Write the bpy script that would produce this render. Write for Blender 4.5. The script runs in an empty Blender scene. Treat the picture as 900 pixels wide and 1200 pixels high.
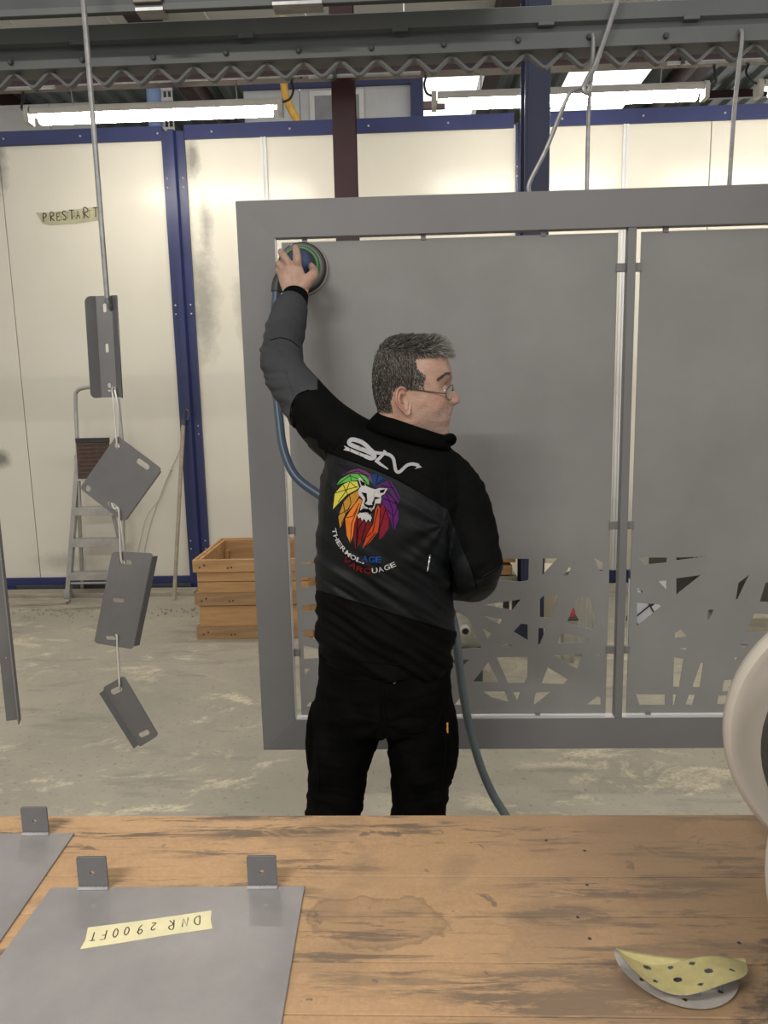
import bpy, bmesh, math, random
from mathutils import Vector, Matrix, noise
from mathutils.bvhtree import BVHTree

random.seed(11)
S = bpy.context.scene
COL = S.collection
PI = math.pi

# ------------------------------------------------------------------ camera
F = 867.0
CAM = Vector((0, 0, 1.64))
cb = Vector((0, -.9873, .1592)).normalized()
rz = -.0222
ry = -(rz * cb.z) / cb.y
cr = Vector((math.sqrt(1 - rz * rz - ry * ry), ry, rz))
cu = cb.cross(cr)
YAW = Matrix.Rotation(math.radians(2.2), 3, 'Z')
cr, cu, cb = YAW @ cr, YAW @ cu, YAW @ cb
cam_d = bpy.data.cameras.new('camera')
cam_d.sensor_fit = 'VERTICAL'
cam_d.sensor_height = 36.0
cam_d.lens = 36.0 * F / 1200.0
cam_d.clip_start = .02
cam = bpy.data.objects.new('camera', cam_d)
COL.objects.link(cam)
M3 = Matrix((cr, cu, cb)).transposed()
cam.matrix_world = Matrix.Translation(CAM) @ M3.to_4x4()
S.camera = cam

# ------------------------------------------------------------------ world, light, exposure
S.view_settings.view_transform = 'Standard'
S.view_settings.look = 'None'
S.view_settings.gamma = 1
S.view_settings.use_curve_mapping = False
S.view_settings.exposure = 0.5
w = bpy.data.worlds.new('hall_air')
S.world = w
w.use_nodes = True
w.node_tree.nodes['Background'].inputs[0].default_value = (1.0, .965, .92, 1)
w.node_tree.nodes['Background'].inputs[1].default_value = 0.53
S.cycles.use_denoising = True
S.cycles.max_bounces = 8
TUBE = 35.0                                    # emission of the fluorescent diffusers


def lamp(name, loc, sx, sy, e, col=(1, .96, .9), rot=(0, 0, 0)):
    d = bpy.data.lights.new(name, 'AREA')
    d.shape = 'RECTANGLE'
    d.size, d.size_y = sx, sy
    d.energy = e
    d.color = col
    o = bpy.data.objects.new(name, d)
    COL.objects.link(o)
    o.location = loc
    o.rotation_euler = rot
    return o


# fluorescent battens of the hall behind and above the photographer
lamp('hall_lamp', (-1.5, -1.4, 3.6), 1.5, .15, 120)
lamp('hall_lamp', (1.5, -1.8, 3.6), 1.5, .15, 60)


# ------------------------------------------------------------------ pixel <-> place
def ray(px, py):
    return (cr * (px - 450) + cu * (600 - py) - cb * F).normalized()


def on_y(px, py, Y):
    d = ray(px, py)
    return CAM + d * (Y / d.y)


def on_z(px, py, z):
    d = ray(px, py)
    return CAM + d * ((z - CAM.z) / d.z)


def pix(p):
    q = Vector(p) - CAM
    k = -q.dot(cb)
    return 450 + F * q.dot(cr) / k, 600 - F * q.dot(cu) / k


# ------------------------------------------------------------------ mesh builder
class MB:
    def __init__(s):
        s.v, s.f, s.m = [], [], []

    def add(s, vs, fs, mi=0):
        b = len(s.v)
        s.v += [Vector(v) for v in vs]
        for f in fs:
            s.f.append([b + i for i in f])
            s.m.append(mi)
        return s

    def box(s, x0, x1, y0, y1, z0, z1, mi=0):
        return s.add([(x0, y0, z0), (x1, y0, z0), (x1, y1, z0), (x0, y1, z0), (x0, y0, z1), (x1, y0, z1), (x1, y1, z1), (x0, y1, z1)],
                     [(3, 2, 1, 0), (4, 5, 6, 7), (0, 1, 5, 4), (1, 2, 6, 5), (2, 3, 7, 6), (3, 0, 4, 7)], mi)

    def obox(s, c, ax, ay, az, mi=0):
        c, ax, ay, az = Vector(c), Vector(ax), Vector(ay), Vector(az)
        vs = [c + i * ax + j * ay + k * az for k in (-1, 1) for i, j in ((-1, -1), (1, -1), (1, 1), (-1, 1))]
        return s.add(vs, [(3, 2, 1, 0), (4, 5, 6, 7), (0, 1, 5, 4), (1, 2, 6, 5), (2, 3, 7, 6), (3, 0, 4, 7)], mi)

    def rings(s, rs, cap=True, closed=True, mi=0):
        n = len(rs[0])
        b = len(s.v)
        for r in rs:
            s.v += [Vector(p) for p in r]
        for i in range(len(rs) - 1):
            for j in range(n if closed else n - 1):
                k = (j + 1) % n
                s.f.append([b + i * n + j, b + i * n + k, b + (i + 1) * n + k, b + (i + 1) * n + j])
                s.m.append(mi)
        if cap:
            s.f.append([b + j for j in range(n)][::-1])
            s.f.append([b + (len(rs) - 1) * n + j for j in range(n)])
            s.m += [mi, mi]
        return s

    def tube(s, pts, rad, seg=10, cap=True, mi=0, flat=1.0, up=None):
        pts = [Vector(p) for p in pts]
        if not hasattr(rad, '__len__'):
            rad = [rad] * len(pts)
        t0 = (pts[1] - pts[0]).normalized()
        nrm = Vector(up) if up else (Vector((0, 0, 1)) if abs(t0.z) < .9 else Vector((1, 0, 0)))
        rs = []
        for i, p in enumerate(pts):
            a = pts[max(i - 1, 0)]
            c = pts[min(i + 1, len(pts) - 1)]
            t = (c - a).normalized()
            nrm = (nrm - t * nrm.dot(t)).normalized()
            bn = t.cross(nrm)
            rs.append([p + (nrm * math.cos(2 * PI * j / seg) * flat + bn * math.sin(2 * PI * j / seg)) * rad[i] for j in range(seg)])
        return s.rings(rs, cap, mi=mi)

    def lathe(s, c, axis, prof, seg=40, mi=0, cap=True):
        """prof: (distance along axis, radius)"""
        c, ax = Vector(c), Vector(axis).normalized()
        e1 = ax.orthogonal().normalized()
        e2 = ax.cross(e1)
        rs = [[c + ax * h + (e1 * math.cos(2 * PI * j / seg) + e2 * math.sin(2 * PI * j / seg)) * max(r, 1e-5) for j in range(seg)] for h, r in prof]
        return s.rings(rs, cap, mi=mi)

    def prism(s, outline, d, mi=0):
        """3-D outline swept along vector d"""
        d = Vector(d)
        return s.rings([[Vector(p) for p in outline], [Vector(p) + d for p in outline]], True, mi=mi)

    def ball(s, c, r, seg=16, mi=0, sc=(1, 1, 1)):
        c = Vector(c)
        rs = []
        for i in range(1, seg // 2):
            th = PI * i / (seg // 2)
            rs.append([c + Vector((math.sin(th) * math.cos(2 * PI * j / seg) * sc[0], math.sin(th) * math.sin(2 * PI * j / seg) * sc[1], math.cos(th) * sc[2])) * r for j in range(seg)])
        return s.rings(rs, True, mi=mi)

    def mesh(s, name, off=Vector((0, 0, 0)), smooth=False):
        me = bpy.data.meshes.new(name)
        me.from_pydata([tuple(v - off) for v in s.v], [], s.f)
        me.polygons.foreach_set('material_index', s.m)
        me.polygons.foreach_set('use_smooth', [bool(smooth)] * len(s.f))
        me.update()
        return me


W = {}                                            # world origin of every object


def link_mesh(name, me, mats, parent=None, org=None, smooth=False, fix=True):
    """me in world coordinates; re-origins it to its base and links it"""
    if not isinstance(mats, (list, tuple)):
        mats = [mats]
    for m in mats:
        me.materials.append(m)
    if fix:
        bm = bmesh.new()
        bm.from_mesh(me)
        bmesh.ops.recalc_face_normals(bm, faces=bm.faces)
        bm.to_mesh(me)
        bm.free()
    xs = [v.co for v in me.vertices]
    lo = Vector([min(p[i] for p in xs) for i in range(3)])
    hi = Vector([max(p[i] for p in xs) for i in range(3)])
    if org is None:
        org = Vector(((lo.x + hi.x) / 2, (lo.y + hi.y) / 2, lo.z))
    me.transform(Matrix.Translation(-org))
    if smooth:
        me.polygons.foreach_set('use_smooth', [True] * len(me.polygons))
        if smooth != 'all':
            try:
                me.set_sharp_from_angle(angle=math.radians(40))
            except Exception:
                pass
    o = bpy.data.objects.new(name, me)
    COL.objects.link(o)
    W[o.name] = org
    if parent:
        o.parent = parent
        o.location = org - W[parent.name]
    else:
        o.location = org
    return o


def obj(name, mb, mats, parent=None, smooth=False, bevel=0, org=None):
    o = link_mesh(name, mb.mesh(name), mats, parent, org, smooth)
    if bevel:
        b = o.modifiers.new('edge', 'BEVEL')
        b.width = bevel
        b.segments = 2
        b.limit_method = 'ANGLE'
    return o


def tag(o, label=None, cat=None, group=None, kind=None):
    if label: o['label'] = label
    if cat: o['category'] = cat
    if group: o['group'] = group
    if kind: o['kind'] = kind
    return o


def thing(name, label, cat, loc, group=None, kind=None):
    o = bpy.data.objects.new(name, None)
    o.empty_display_size = .1
    COL.objects.link(o)
    o.location = loc
    W[o.name] = Vector(loc)
    return tag(o, label, cat, group, kind)


def copy_thing(o, d, label=None, group=None):
    def rec(a, par):
        c = a.copy()
        COL.objects.link(c)
        W[c.name] = W[a.name] + Vector(d)
        if par: c.parent = par
        for ch in kids.get(a.name, []): rec(ch, c)
        return c
    kids = {}
    for x in list(COL.objects):
        if x.parent: kids.setdefault(x.parent.name, []).append(x)
    c = rec(o, None)
    c.location = o.location + Vector(d)
    if label: c['label'] = label
    if group: c['group'] = group
    return c


def smooth_path(pts, n=8):
    """Catmull-Rom through points (any dimension)"""
    pts = [Vector(p) for p in pts]
    out = []
    for i in range(len(pts) - 1):
        p0, p1, p2, p3 = pts[max(i - 1, 0)], pts[i], pts[i + 1], pts[min(i + 2, len(pts) - 1)]
        for k in range(n):
            t = k / n
            out.append(.5 * ((2 * p1) + (p2 - p0) * t + (2 * p0 - 5 * p1 + 4 * p2 - p3) * t * t + (3 * p1 - p0 - 3 * p2 + p3) * t ** 3))
    out.append(pts[-1])
    return out


def interp(xs, ys, x):
    if x <= xs[0]: return ys[0]
    for i in range(len(xs) - 1):
        if x <= xs[i + 1]:
            t = (x - xs[i]) / (xs[i + 1] - xs[i])
            return ys[i] * (1 - t) + ys[i + 1] * t
    return ys[-1]


def round_poly(pts, r, n=4):
    out = []
    m = len(pts)
    for i in range(m):
        p, a, b = Vector(pts[i]), Vector(pts[i - 1]), Vector(pts[(i + 1) % m])
        da, db = (a - p), (b - p)
        k = min(r, da.length * .45, db.length * .45)
        A, B = p + da.normalized() * k, p + db.normalized() * k
        for j in range(n + 1):
            t = j / n
            out.append((1 - t) ** 2 * A + 2 * t * (1 - t) * p + t * t * B)
    return out


def sheet(outline, holes, thick, place):
    """flat sheet with holes: 2-D outlines, thickness, place(u, v, h) -> world"""
    cu_ = bpy.data.curves.new('tmp', 'CURVE')
    cu_.dimensions = '2D'
    cu_.fill_mode = 'BOTH'
    cu_.extrude = thick / 2
    for poly in [outline] + holes:
        sp = cu_.splines.new('POLY')
        sp.points.add(len(poly) - 1)
        for i, p in enumerate(poly):
            sp.points[i].co = (p[0], p[1], 0, 1)
        sp.use_cyclic_u = True
    o = bpy.data.objects.new('tmp', cu_)
    COL.objects.link(o)
    dg = bpy.context.evaluated_depsgraph_get()
    me = bpy.data.meshes.new_from_object(o.evaluated_get(dg))
    bpy.data.objects.remove(o)
    bpy.data.curves.remove(cu_)
    for v in me.vertices:
        v.co = place(v.co.x, v.co.y, v.co.z)
    bm = bmesh.new()
    bm.from_mesh(me)
    bmesh.ops.remove_doubles(bm, verts=bm.verts, dist=1e-6)
    bm.to_mesh(me)
    bm.free()
    me.materials.clear()
    return me


def stadium(c, d, L, wd, n=8):
    """slot outline: centre, direction, length, width (2-D)"""
    c, d = Vector(c), Vector(d).normalized()
    q = Vector((-d.y, d.x))
    h = max(L / 2 - wd / 2, 0)
    out = []
    for k in range(n + 1):
        a = -PI / 2 + PI * k / n
        out.append(c + d * (h + math.cos(a) * wd / 2) + q * math.sin(a) * wd / 2)
    for k in range(n + 1):
        a = PI / 2 + PI * k / n
        out.append(c - d * h + d * math.cos(a) * wd / 2 + q * math.sin(a) * wd / 2)
    return out


# ------------------------------------------------------------------ materials
class NT:
    def __init__(s, name):
        s.m = bpy.data.materials.new(name)
        s.m.use_nodes = True
        s.t = s.m.node_tree
        s.p = s.t.nodes['Principled BSDF']
        s.co = s.n('ShaderNodeTexCoord').outputs['Object']

    def n(s, k):
        return s.t.nodes.new(k)

    def l(s, a, b):
        s.t.links.new(a, b)

    def map(s, sc=(1, 1, 1), rot=(0, 0, 0), loc=(0, 0, 0), src=None):
        m = s.n('ShaderNodeMapping')
        m.inputs['Scale'].default_value = sc
        m.inputs['Rotation'].default_value = rot
        m.inputs['Location'].default_value = loc
        s.l(src or s.co, m.inputs[0])
        return m.outputs[0]

    def noise(s, scale, detail=6, rough=.6, src=None, dist=0):
        x = s.n('ShaderNodeTexNoise')
        x.inputs['Scale'].default_value = scale
        x.inputs['Detail'].default_value = detail
        x.inputs['Roughness'].default_value = rough
        x.inputs['Distortion'].default_value = dist
        s.l(src or s.co, x.inputs['Vector'])
        return x.outputs['Fac']

    def ramp(s, fac, lo, hi, a=0, b=1):
        r = s.n('ShaderNodeMapRange')
        r.inputs[1].default_value = lo
        r.inputs[2].default_value = hi
        r.inputs[3].default_value = a
        r.inputs[4].default_value = b
        s.l(fac, r.inputs[0])
        return r.outputs[0]

    def mix(s, fac, a, b):
        m = s.n('ShaderNodeMix')
        m.data_type = 'RGBA'
        for v, i in ((fac, 0), (a, 6), (b, 7)):
            if hasattr(v, 'links') or hasattr(v, 'is_linked'): s.l(v, m.inputs[i])
            elif i == 0: m.inputs[0].default_value = v
            else: m.inputs[i].default_value = (*v, 1)
        return m.outputs[2]

    def math(s, op, a, b):
        m = s.n('ShaderNodeMath')
        m.operation = op
        for v, i in ((a, 0), (b, 1)):
            if hasattr(v, 'is_linked'): s.l(v, m.inputs[i])
            else: m.inputs[i].default_value = v
        return m.outputs[0]

    def base(s, c):
        if hasattr(c, 'is_linked'): s.l(c, s.p.inputs['Base Color'])
        else: s.p.inputs['Base Color'].default_value = (*c, 1)

    def set(s, **k):
        for a, v in k.items():
            i = s.p.inputs[a.replace('_', ' ')]
            if hasattr(v, 'is_linked'): s.l(v, i)
            else: i.default_value = v

    def bump(s, h, st=.3, d=.002):
        b = s.n('ShaderNodeBump')
        b.inputs['Strength'].default_value = st
        b.inputs['Distance'].default_value = d
        s.l(h, b.inputs['Height'])
        s.l(b.outputs[0], s.p.inputs['Normal'])


def pm(name, c1, c2=None, scale=5, rough=.5, metal=0, bump=0, bscale=60, stretch=(1, 1, 1), lo=.35, hi=.65, spec=.5):
    m = NT(name)
    if c2:
        f = m.ramp(m.noise(scale, src=m.map(stretch)), lo, hi)
        m.base(m.mix(f, c1, c2))
    else:
        m.base(c1)
    m.set(Roughness=rough, Metallic=metal)
    m.p.inputs['Specular IOR Level'].default_value = spec
    if bump:
        m.bump(m.noise(bscale, 4, src=m.map(stretch)), bump, .002)
    return m.m


def emit(name, col, st):
    m = NT(name)
    m.base((.9, .9, .88))
    m.p.inputs['Emission Color'].default_value = (*col, 1)
    m.p.inputs['Emission Strength'].default_value = st
    return m.m


M = {}
M['blue'] = pm('blue_paint', (.022, .030, .112), (.017, .023, .085), 3, .38, bump=.05, bscale=30)
M['blue_column'] = pm('dark_blue_paint', (.026, .034, .082), (.021, .027, .065), 3, .45)
M['maroon'] = pm('maroon_paint', (.048, .014, .016), (.036, .011, .013), 4, .42)
M['rail'] = pm('grey_rail_paint', (.098, .106, .108), (.078, .086, .088), 4, .5, bump=.06, bscale=40)
M['rail_dark'] = pm('dark_track_paint', (.035, .042, .045), (.05, .058, .06), 5, .45)
M['rod'] = pm('galvanised_rod', (.30, .30, .30), (.2, .2, .2), 30, .4, .6)
M['zinc'] = pm('zinc_plate', (.42, .42, .42), (.32, .32, .32), 20, .35, .7)
M['brownmetal'] = pm('dusty_clamp_metal', (.19, .17, .14), (.13, .12, .10), 20, .45, .4)
M['primer'] = pm('grey_primer', (.150, .149, .151), (.128, .127, .128), 2.2, .5, .15, bump=.05, bscale=300)
M['panel'] = pm('grey_primer_sanded', (.205, .201, .196), (.172, .168, .162), 2.6, .55, .12, bump=.08, bscale=350)
M['part'] = pm('grey_steel_part', (.142, .140, .142), (.112, .110, .112), 6, .42, .35, bump=.03, bscale=200)
M['edge'] = pm('painted_lip_glare', (.55, .55, .56), None, 5, .3, .25)  # pale colour imitating glare on the gate frame's inner faces
M['wire'] = pm('bright_wire', (.62, .60, .56), None, 5, .35, .5)
M['alu'] = pm('ladder_aluminium', (.46, .45, .43), (.36, .35, .33), 12, .4, .55)
M['black_plastic'] = pm('black_plastic', (.018, .018, .02), (.03, .03, .03), 20, .5)
M['grey_plastic'] = pm('grey_plastic', (.32, .32, .31), (.26, .26, .25), 15, .5)
M['tray'] = pm('rusty_tray', (.115, .07, .05), (.07, .045, .035), 20, .6, .2)
M['wood'] = pm('crate_pine', (.50, .295, .125), (.36, .20, .082), 3, .62, bump=.25, bscale=60, stretch=(1, 6, 9))
M['wood_dark'] = pm('crate_weathered_pine', (.35, .21, .10), (.24, .14, .066), 4, .68, bump=.25, bscale=60, stretch=(1, 6, 9))
M['knot'] = pm('wood_knot', (.07, .035, .016), None, 4, .7)
M['board'] = pm('dusty_board', (.36, .32, .25), (.25, .22, .17), 5, .75, bump=.3, bscale=40, stretch=(1, 8, 8))
M['rubber_hose'] = pm('air_hose_rubber', (.085, .11, .115), (.07, .09, .097), 8, .45)
M['hose_blue'] = pm('air_hose_blue', (.035, .065, .105), (.028, .05, .085), 8, .4)
M['tape'] = pm('masking_tape', (.66, .60, .36), (.58, .53, .33), 30, .7, bump=.2, bscale=80)
M['tape_old'] = pm('old_masking_tape', (.47, .44, .28), (.36, .34, .22), 14, .7, bump=.3, bscale=80)
M['ink'] = pm('marker_ink', (.035, .03, .028), None, 5, .6)
M['ink_faint'] = pm('marker_ink_faint', (.16, .15, .11), None, 5, .6)
M['tube'] = emit('fluorescent_diffuser', (1, .955, .86), TUBE)
M['housing'] = pm('light_housing', (.42, .40, .36), (.36, .34, .3), 10, .5)
M['yellow'] = pm('yellow_pipe', (.62, .36, .05), (.5, .28, .04), 10, .45)
M['white_paint'] = pm('white_paint', (.66, .66, .65), (.58, .58, .57), 3, .5)
M['lightgrey'] = pm('office_panel', (.52, .53, .54), (.44, .45, .45), 3, .5)
M['blue_duct'] = pm('pale_blue_duct', (.22, .34, .62), (.3, .42, .68), 6, .35)
M['brass'] = pm('brass', (.55, .42, .2), None, 5, .3, .9)
M['orange_tag'] = pm('orange_tag', (.42, .2, .035), None, 5, .7)
M['spool'] = pm('cream_spool_plastic', (.43, .39, .335), (.385, .35, .30), 4, .48, bump=.04, bscale=30)
M['coil'] = pm('dark_wire_coil', (.025, .024, .022), (.05, .047, .04), 40, .45)
M['coil_light'] = pm('brown_wire_coil', (.12, .105, .075), None, 40, .45)


def floor_mat():
    m = NT('worn_concrete')
    big = m.ramp(m.noise(.9, 8, .65), .35, .68)
    c = m.mix(big, (.268, .246, .198), (.375, .34, .262))
    fl = m.ramp(m.noise(2.6, 10, .72, src=m.map((1, 1.6, 1)), dist=.6), .54, .62)
    msk = m.ramp(m.noise(.75, 3, .5, src=m.map(loc=(3, 1, 0))), .42, .6)
    gg = m.ramp(m.noise(60, 4, .7), .38, .58, .35, 1)
    c = m.mix(m.math('MULTIPLY', m.math('MULTIPLY', fl, msk), gg), c, (.60, .53, .38))
    gr = m.ramp(m.noise(3.2, 8, .6, src=m.map((.7, 2.2, 1), loc=(7, 2, 0))), .55, .72)
    c = m.mix(m.math('MULTIPLY', gr, .75), c, (.175, .17, .15))
    sp = m.ramp(m.noise(45, 5, .6), .60, .70)
    c = m.mix(m.math('MULTIPLY', sp, .5), c, (.11, .10, .085))
    m.base(c)
    m.set(Roughness=.62)
    m.bump(m.noise(22, 8, .7), .35, .004)
    return m.m


def plank_mat():
    m = NT('workbench_chipboard')
    m.co = m.n('ShaderNodeNewGeometry').outputs['Position']
    g = m.ramp(m.noise(4, 8, .65, src=m.map((1.2, 7, 1))), .3, .7)
    c = m.mix(g, (.44, .275, .14), (.35, .21, .105))
    fl = m.ramp(m.noise(170, 2, .5), .45, .62)
    c = m.mix(m.math('MULTIPLY', fl, .35), c, (.50, .32, .17))
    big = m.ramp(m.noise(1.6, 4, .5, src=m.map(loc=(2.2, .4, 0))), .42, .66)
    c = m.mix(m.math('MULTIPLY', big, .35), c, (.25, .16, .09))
    # worn dark streaks that follow the grain, thickest along the plank joints
    st = m.ramp(m.noise(6, 10, .75, src=m.map((.6, 5.5, 1), loc=(2.1, 5.3, 0)), dist=.3), .52, .58)
    ms = m.ramp(m.noise(2.4, 5, .6, src=m.map((.8, 1.6, 1), loc=(4.3, 1.25, 0))), .44, .54)
    for (x_, y_, rx_, ry_) in ((.19, .872, .20, .055), (.34, 1.085, .24, .035), (.22, 1.02, .10, .03), (-.28, 1.24, .2, .03)):
        lv = m.n('ShaderNodeVectorMath')
        lv.operation = 'LENGTH'
        m.l(m.map((1 / rx_, 1 / ry_, 0), loc=(-x_ / rx_, -y_ / ry_, 0)), lv.inputs[0])
        ms = m.math('MAXIMUM', ms, m.ramp(lv.outputs['Value'], 1.15, .7))
        st2 = m.ramp(m.noise(8, 10, .78, src=m.map((.7, 4.5, 1), loc=(x_, 3.3, 0)), dist=.4), .47, .54)
        st = m.math('MAXIMUM', st, m.math('MULTIPLY', st2, m.ramp(lv.outputs['Value'], 1.1, .6)))
    c = m.mix(m.math('MULTIPLY', m.math('MULTIPLY', st, ms), .8), c, (.075, .060, .048))
    bl = m.ramp(m.noise(16, 7, .62, src=m.map((1, 1.4, 1), loc=(8.4, 3, 0)), dist=.6), .64, .67)
    c = m.mix(m.math('MULTIPLY', bl, .7), c, (.085, .07, .058))
    stn = m.ramp(m.noise(5.2, 4, .5, src=m.map(loc=(1.7, 9, 0))), .56, .60)
    c = m.mix(m.math('MULTIPLY', stn, .30), c, (.17, .115, .07))
    # right half toned darker, with a ragged edge
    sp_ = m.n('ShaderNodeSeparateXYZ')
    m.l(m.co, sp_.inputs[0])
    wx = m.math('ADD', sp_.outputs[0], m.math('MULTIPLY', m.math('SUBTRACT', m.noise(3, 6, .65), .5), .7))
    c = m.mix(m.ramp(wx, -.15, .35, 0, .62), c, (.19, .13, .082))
    # old dried glue puddle with a darker rim
    l2 = m.n('ShaderNodeVectorMath')
    l2.operation = 'LENGTH'
    m.l(m.map((1 / .105, 1 / .060, 0), loc=(.062 / .105, -1.005 / .060, 0)), l2.inputs[0])
    d2 = m.math('ADD', l2.outputs['Value'], m.math('MULTIPLY', m.math('SUBTRACT', m.noise(14, 4, .6), .5), 1.3))
    c = m.mix(m.ramp(d2, 1.0, .92, 0, .22), c, (.16, .10, .06))
    rim = m.math('MULTIPLY', m.ramp(d2, 1.02, .98), m.ramp(d2, .84, .95))
    c = m.mix(m.math('MULTIPLY', rim, .38), c, (.12, .075, .045))
    # darker blotchy patch round the spool's place
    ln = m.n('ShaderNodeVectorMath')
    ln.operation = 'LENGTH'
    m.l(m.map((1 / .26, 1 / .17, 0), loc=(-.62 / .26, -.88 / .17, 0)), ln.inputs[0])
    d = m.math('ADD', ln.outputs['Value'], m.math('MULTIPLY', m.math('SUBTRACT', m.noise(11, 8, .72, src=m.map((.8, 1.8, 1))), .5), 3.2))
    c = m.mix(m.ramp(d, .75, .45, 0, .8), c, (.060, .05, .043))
    m.base(c)
    m.set(Roughness=.6)
    m.bump(m.noise(50, 5, .6, src=m.map((1, 5, 1))), .2, .0015)
    return m.m


def booth_mat(smudges):
    """cream sandwich panel with overspray smudges at fixed spots of the wall (object space)"""
    m = NT('cream_booth_panel')
    c = m.mix(m.ramp(m.noise(.8, 4), .3, .7), (.69, .655, .56), (.63, .595, .505))
    geo = m.n('ShaderNodeNewGeometry').outputs['Position']
    wob = m.noise(5, 6, .7, src=geo)
    for (x, z, rx, rz_, a) in smudges:
        v = m.map((1 / rx, 0, 1 / rz_), loc=(-x / rx, 0, -z / rz_), src=geo)
        ln = m.n('ShaderNodeVectorMath')
        ln.operation = 'LENGTH'
        m.l(v, ln.inputs[0])
        d = m.math('ADD', ln.outputs['Value'], m.math('MULTIPLY', m.math('SUBTRACT', wob, .5), 1.6))
        c = m.mix(m.ramp(d, 1.0, .15, 0, a), c, (.12, .11, .10))
    m.base(c)
    m.set(Roughness=.24)
    m.p.inputs['Specular IOR Level'].default_value = .34
    return m.m


M['floor'] = floor_mat()
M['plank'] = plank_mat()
YW = 6.2
M['booth'] = booth_mat([(-3.28, 3.55, .10, .32, .75), (-1.70, 3.52, .07, .22, .7), (-1.68, 2.4, .16, .6, .55), (-1.62, 3.0, .07, .3, .5),
                        (-1.1, 1.8, .12, .5, .5), (on_y(2, 537, 6.2).x, on_y(2, 537, 6.2).z, .10, .09, .8), (-3.0, .25, .35, .12, .35), (-1.35, 2.35, .1, .35, .4)])

# ================================================================== SETTING
fl = MB().box(-11, 11, -3.5, 12.4, -.15, 0)
tag(obj('floor', fl, M['floor']), kind='structure')

# --- booth wall of cream panels framed in blue steel
wall = thing('wall_back', None, None, (0, YW, 0), kind='structure')
ZT = 3.68
xs_ = [-9.0, -7.3, -5.3, -3.262, -1.93, -1.125, .875, 1.705, 2.36, 4.6, 6.8, 9.0]
for i in range(len(xs_) - 1):
    a, b = xs_[i] + .003, xs_[i + 1] - .003
    obj('wall_panel', MB().box(a, b, YW, YW + .06, .09, ZT), M['booth'], wall, bevel=.003, org=Vector(((a + b) / 2, YW, 0)))
for x in (-1.125, 1.705):
    obj('joint_strip', MB().box(x - .022, x - .004, YW - .016, YW, .09, ZT).box(x + .004, x + .022, YW - .016, YW, .09, ZT).box(x - .005, x + .005, YW - .008, YW, .09, ZT), M['white_paint'], wall)
for (a, b) in ((-9.0, -1.93), (-1.75, .84), (.99, 9.0)):
    t_ = obj('top_trim', MB().box(a, b, YW - .02, YW + .08, ZT - .03, ZT + .078), M['blue'], wall, bevel=.004)
    k = a + .22
    while k < b:
        obj('screw', MB().lathe((k, YW - .02, ZT + .02), (0, -1, 0), [(0, .009), (.006, .008), (.008, .003)], 8), M['zinc'], t_)
        k += .62
for (a, b) in ((-9.0, -1.93), (-1.75, .84), (.99, 9.0)):
    obj('base_trim', MB().box(a, b, YW - .025, YW + .07, 0, .11), M['blue'], wall, bevel=.004)

# --- blue folded-steel post between the panels (two flanges and a groove)
def blue_post(x0, x1, z1):
    wd = x1 - x0
    o = [(x0, YW, 0), (x0, YW - .03, 0), (x0 + wd * .30, YW - .03, 0), (x0 + wd * .36, YW - .075, 0), (x0 + wd * .60, YW - .075, 0),
         (x0 + wd * .66, YW - .03, 0), (x1, YW - .03, 0), (x1, YW, 0)]
    t = obj('wall_post', MB().prism(o, (0, 0, z1)), M['blue'], wall)
    z = .35
    while z < z1 - .05:
        for x in (x0 + wd * .15, x1 - wd * .15):
            for dz in (0, .07):
                obj('bolt', MB().lathe((x, YW - .03, z + dz), (0, -1, 0), [(0, .008), (.005, .007), (.007, .002)], 8), M['zinc'], t)
        z += .98


blue_post(-1.93, -1.75, ZT + .03)
blue_post(.855, .92, ZT)

# --- structural columns and the maroon purlin
def i_column(name, x0, x1, y0, z1, m, label, flange=.010):
    t = thing(name, label, 'column', ((x0 + x1) / 2, y0, 0))
    d = .16
    obj('front_flange', MB().box(x0, x1, y0, y0 + flange, 0, z1), m, t, bevel=.002)
    obj('rear_flange', MB().box(x0, x1, y0 + d, y0 + d + flange, 0, z1), m, t)
    xm = (x0 + x1) / 2
    obj('web', MB().box(xm - .005, xm + .005, y0 + flange, y0 + d, 0, z1), m, t)
    obj('base_plate', MB().box(x0 - .05, x1 + .05, y0 - .05, y0 + d + .06, 0, .015), m, t)
    return t


YC = 5.36
ca, cb2 = on_y(388, 100, YC).x, on_y(415, 100, YC).x
i_column('steel_column', ca, cb2, YC, 5.4, M['maroon'], 'dark maroon steel column standing behind the hanging frame')
YB = 4.5
ba, bb = on_y(615, 120, YB).x, on_y(645, 120, YB).x
tb = i_column('steel_column', ba, bb, YB, 5.4, M['blue_column'], 'dark blue steel column right of the maroon one')
tb2 = [o for o in COL.objects if o.parent == tb and o.name.startswith('front_flange')][0]
obj('groove_rib', MB().box(ba + .018, ba + .03, YB - .006, YB, 0, 5.4), M['blue_column'], tb)

g0, g1 = on_y(600, 740, YB + .0).x, on_y(611, 740, YB).x
obj('cable_box', MB().box(g0, g1, YB, YB + .12, on_y(605, 757, YB).z, on_y(605, 728, YB).z), M['blue_column'], tb, bevel=.004)
YP = 5.2
z0, z1 = on_y(0, 106, YP).z, on_y(0, 86, YP).z
t = thing('roof_purlin', 'long maroon steel beam running across above the wall lights', 'beam', (0, YP, z0))
obj('lower_flange', MB().box(-5.5, 5.5, YP - .05, YP + .06, z0, z0 + .012), M['maroon'], t)
obj('beam_web', MB().box(-5.5, 5.5, YP - .004, YP + .004, z0 + .012, z1 - .012), M['maroon'], t)
obj('upper_flange', MB().box(-5.5, 5.5, YP - .05, YP + .06, z1 - .012, z1), M['maroon'], t)
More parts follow.
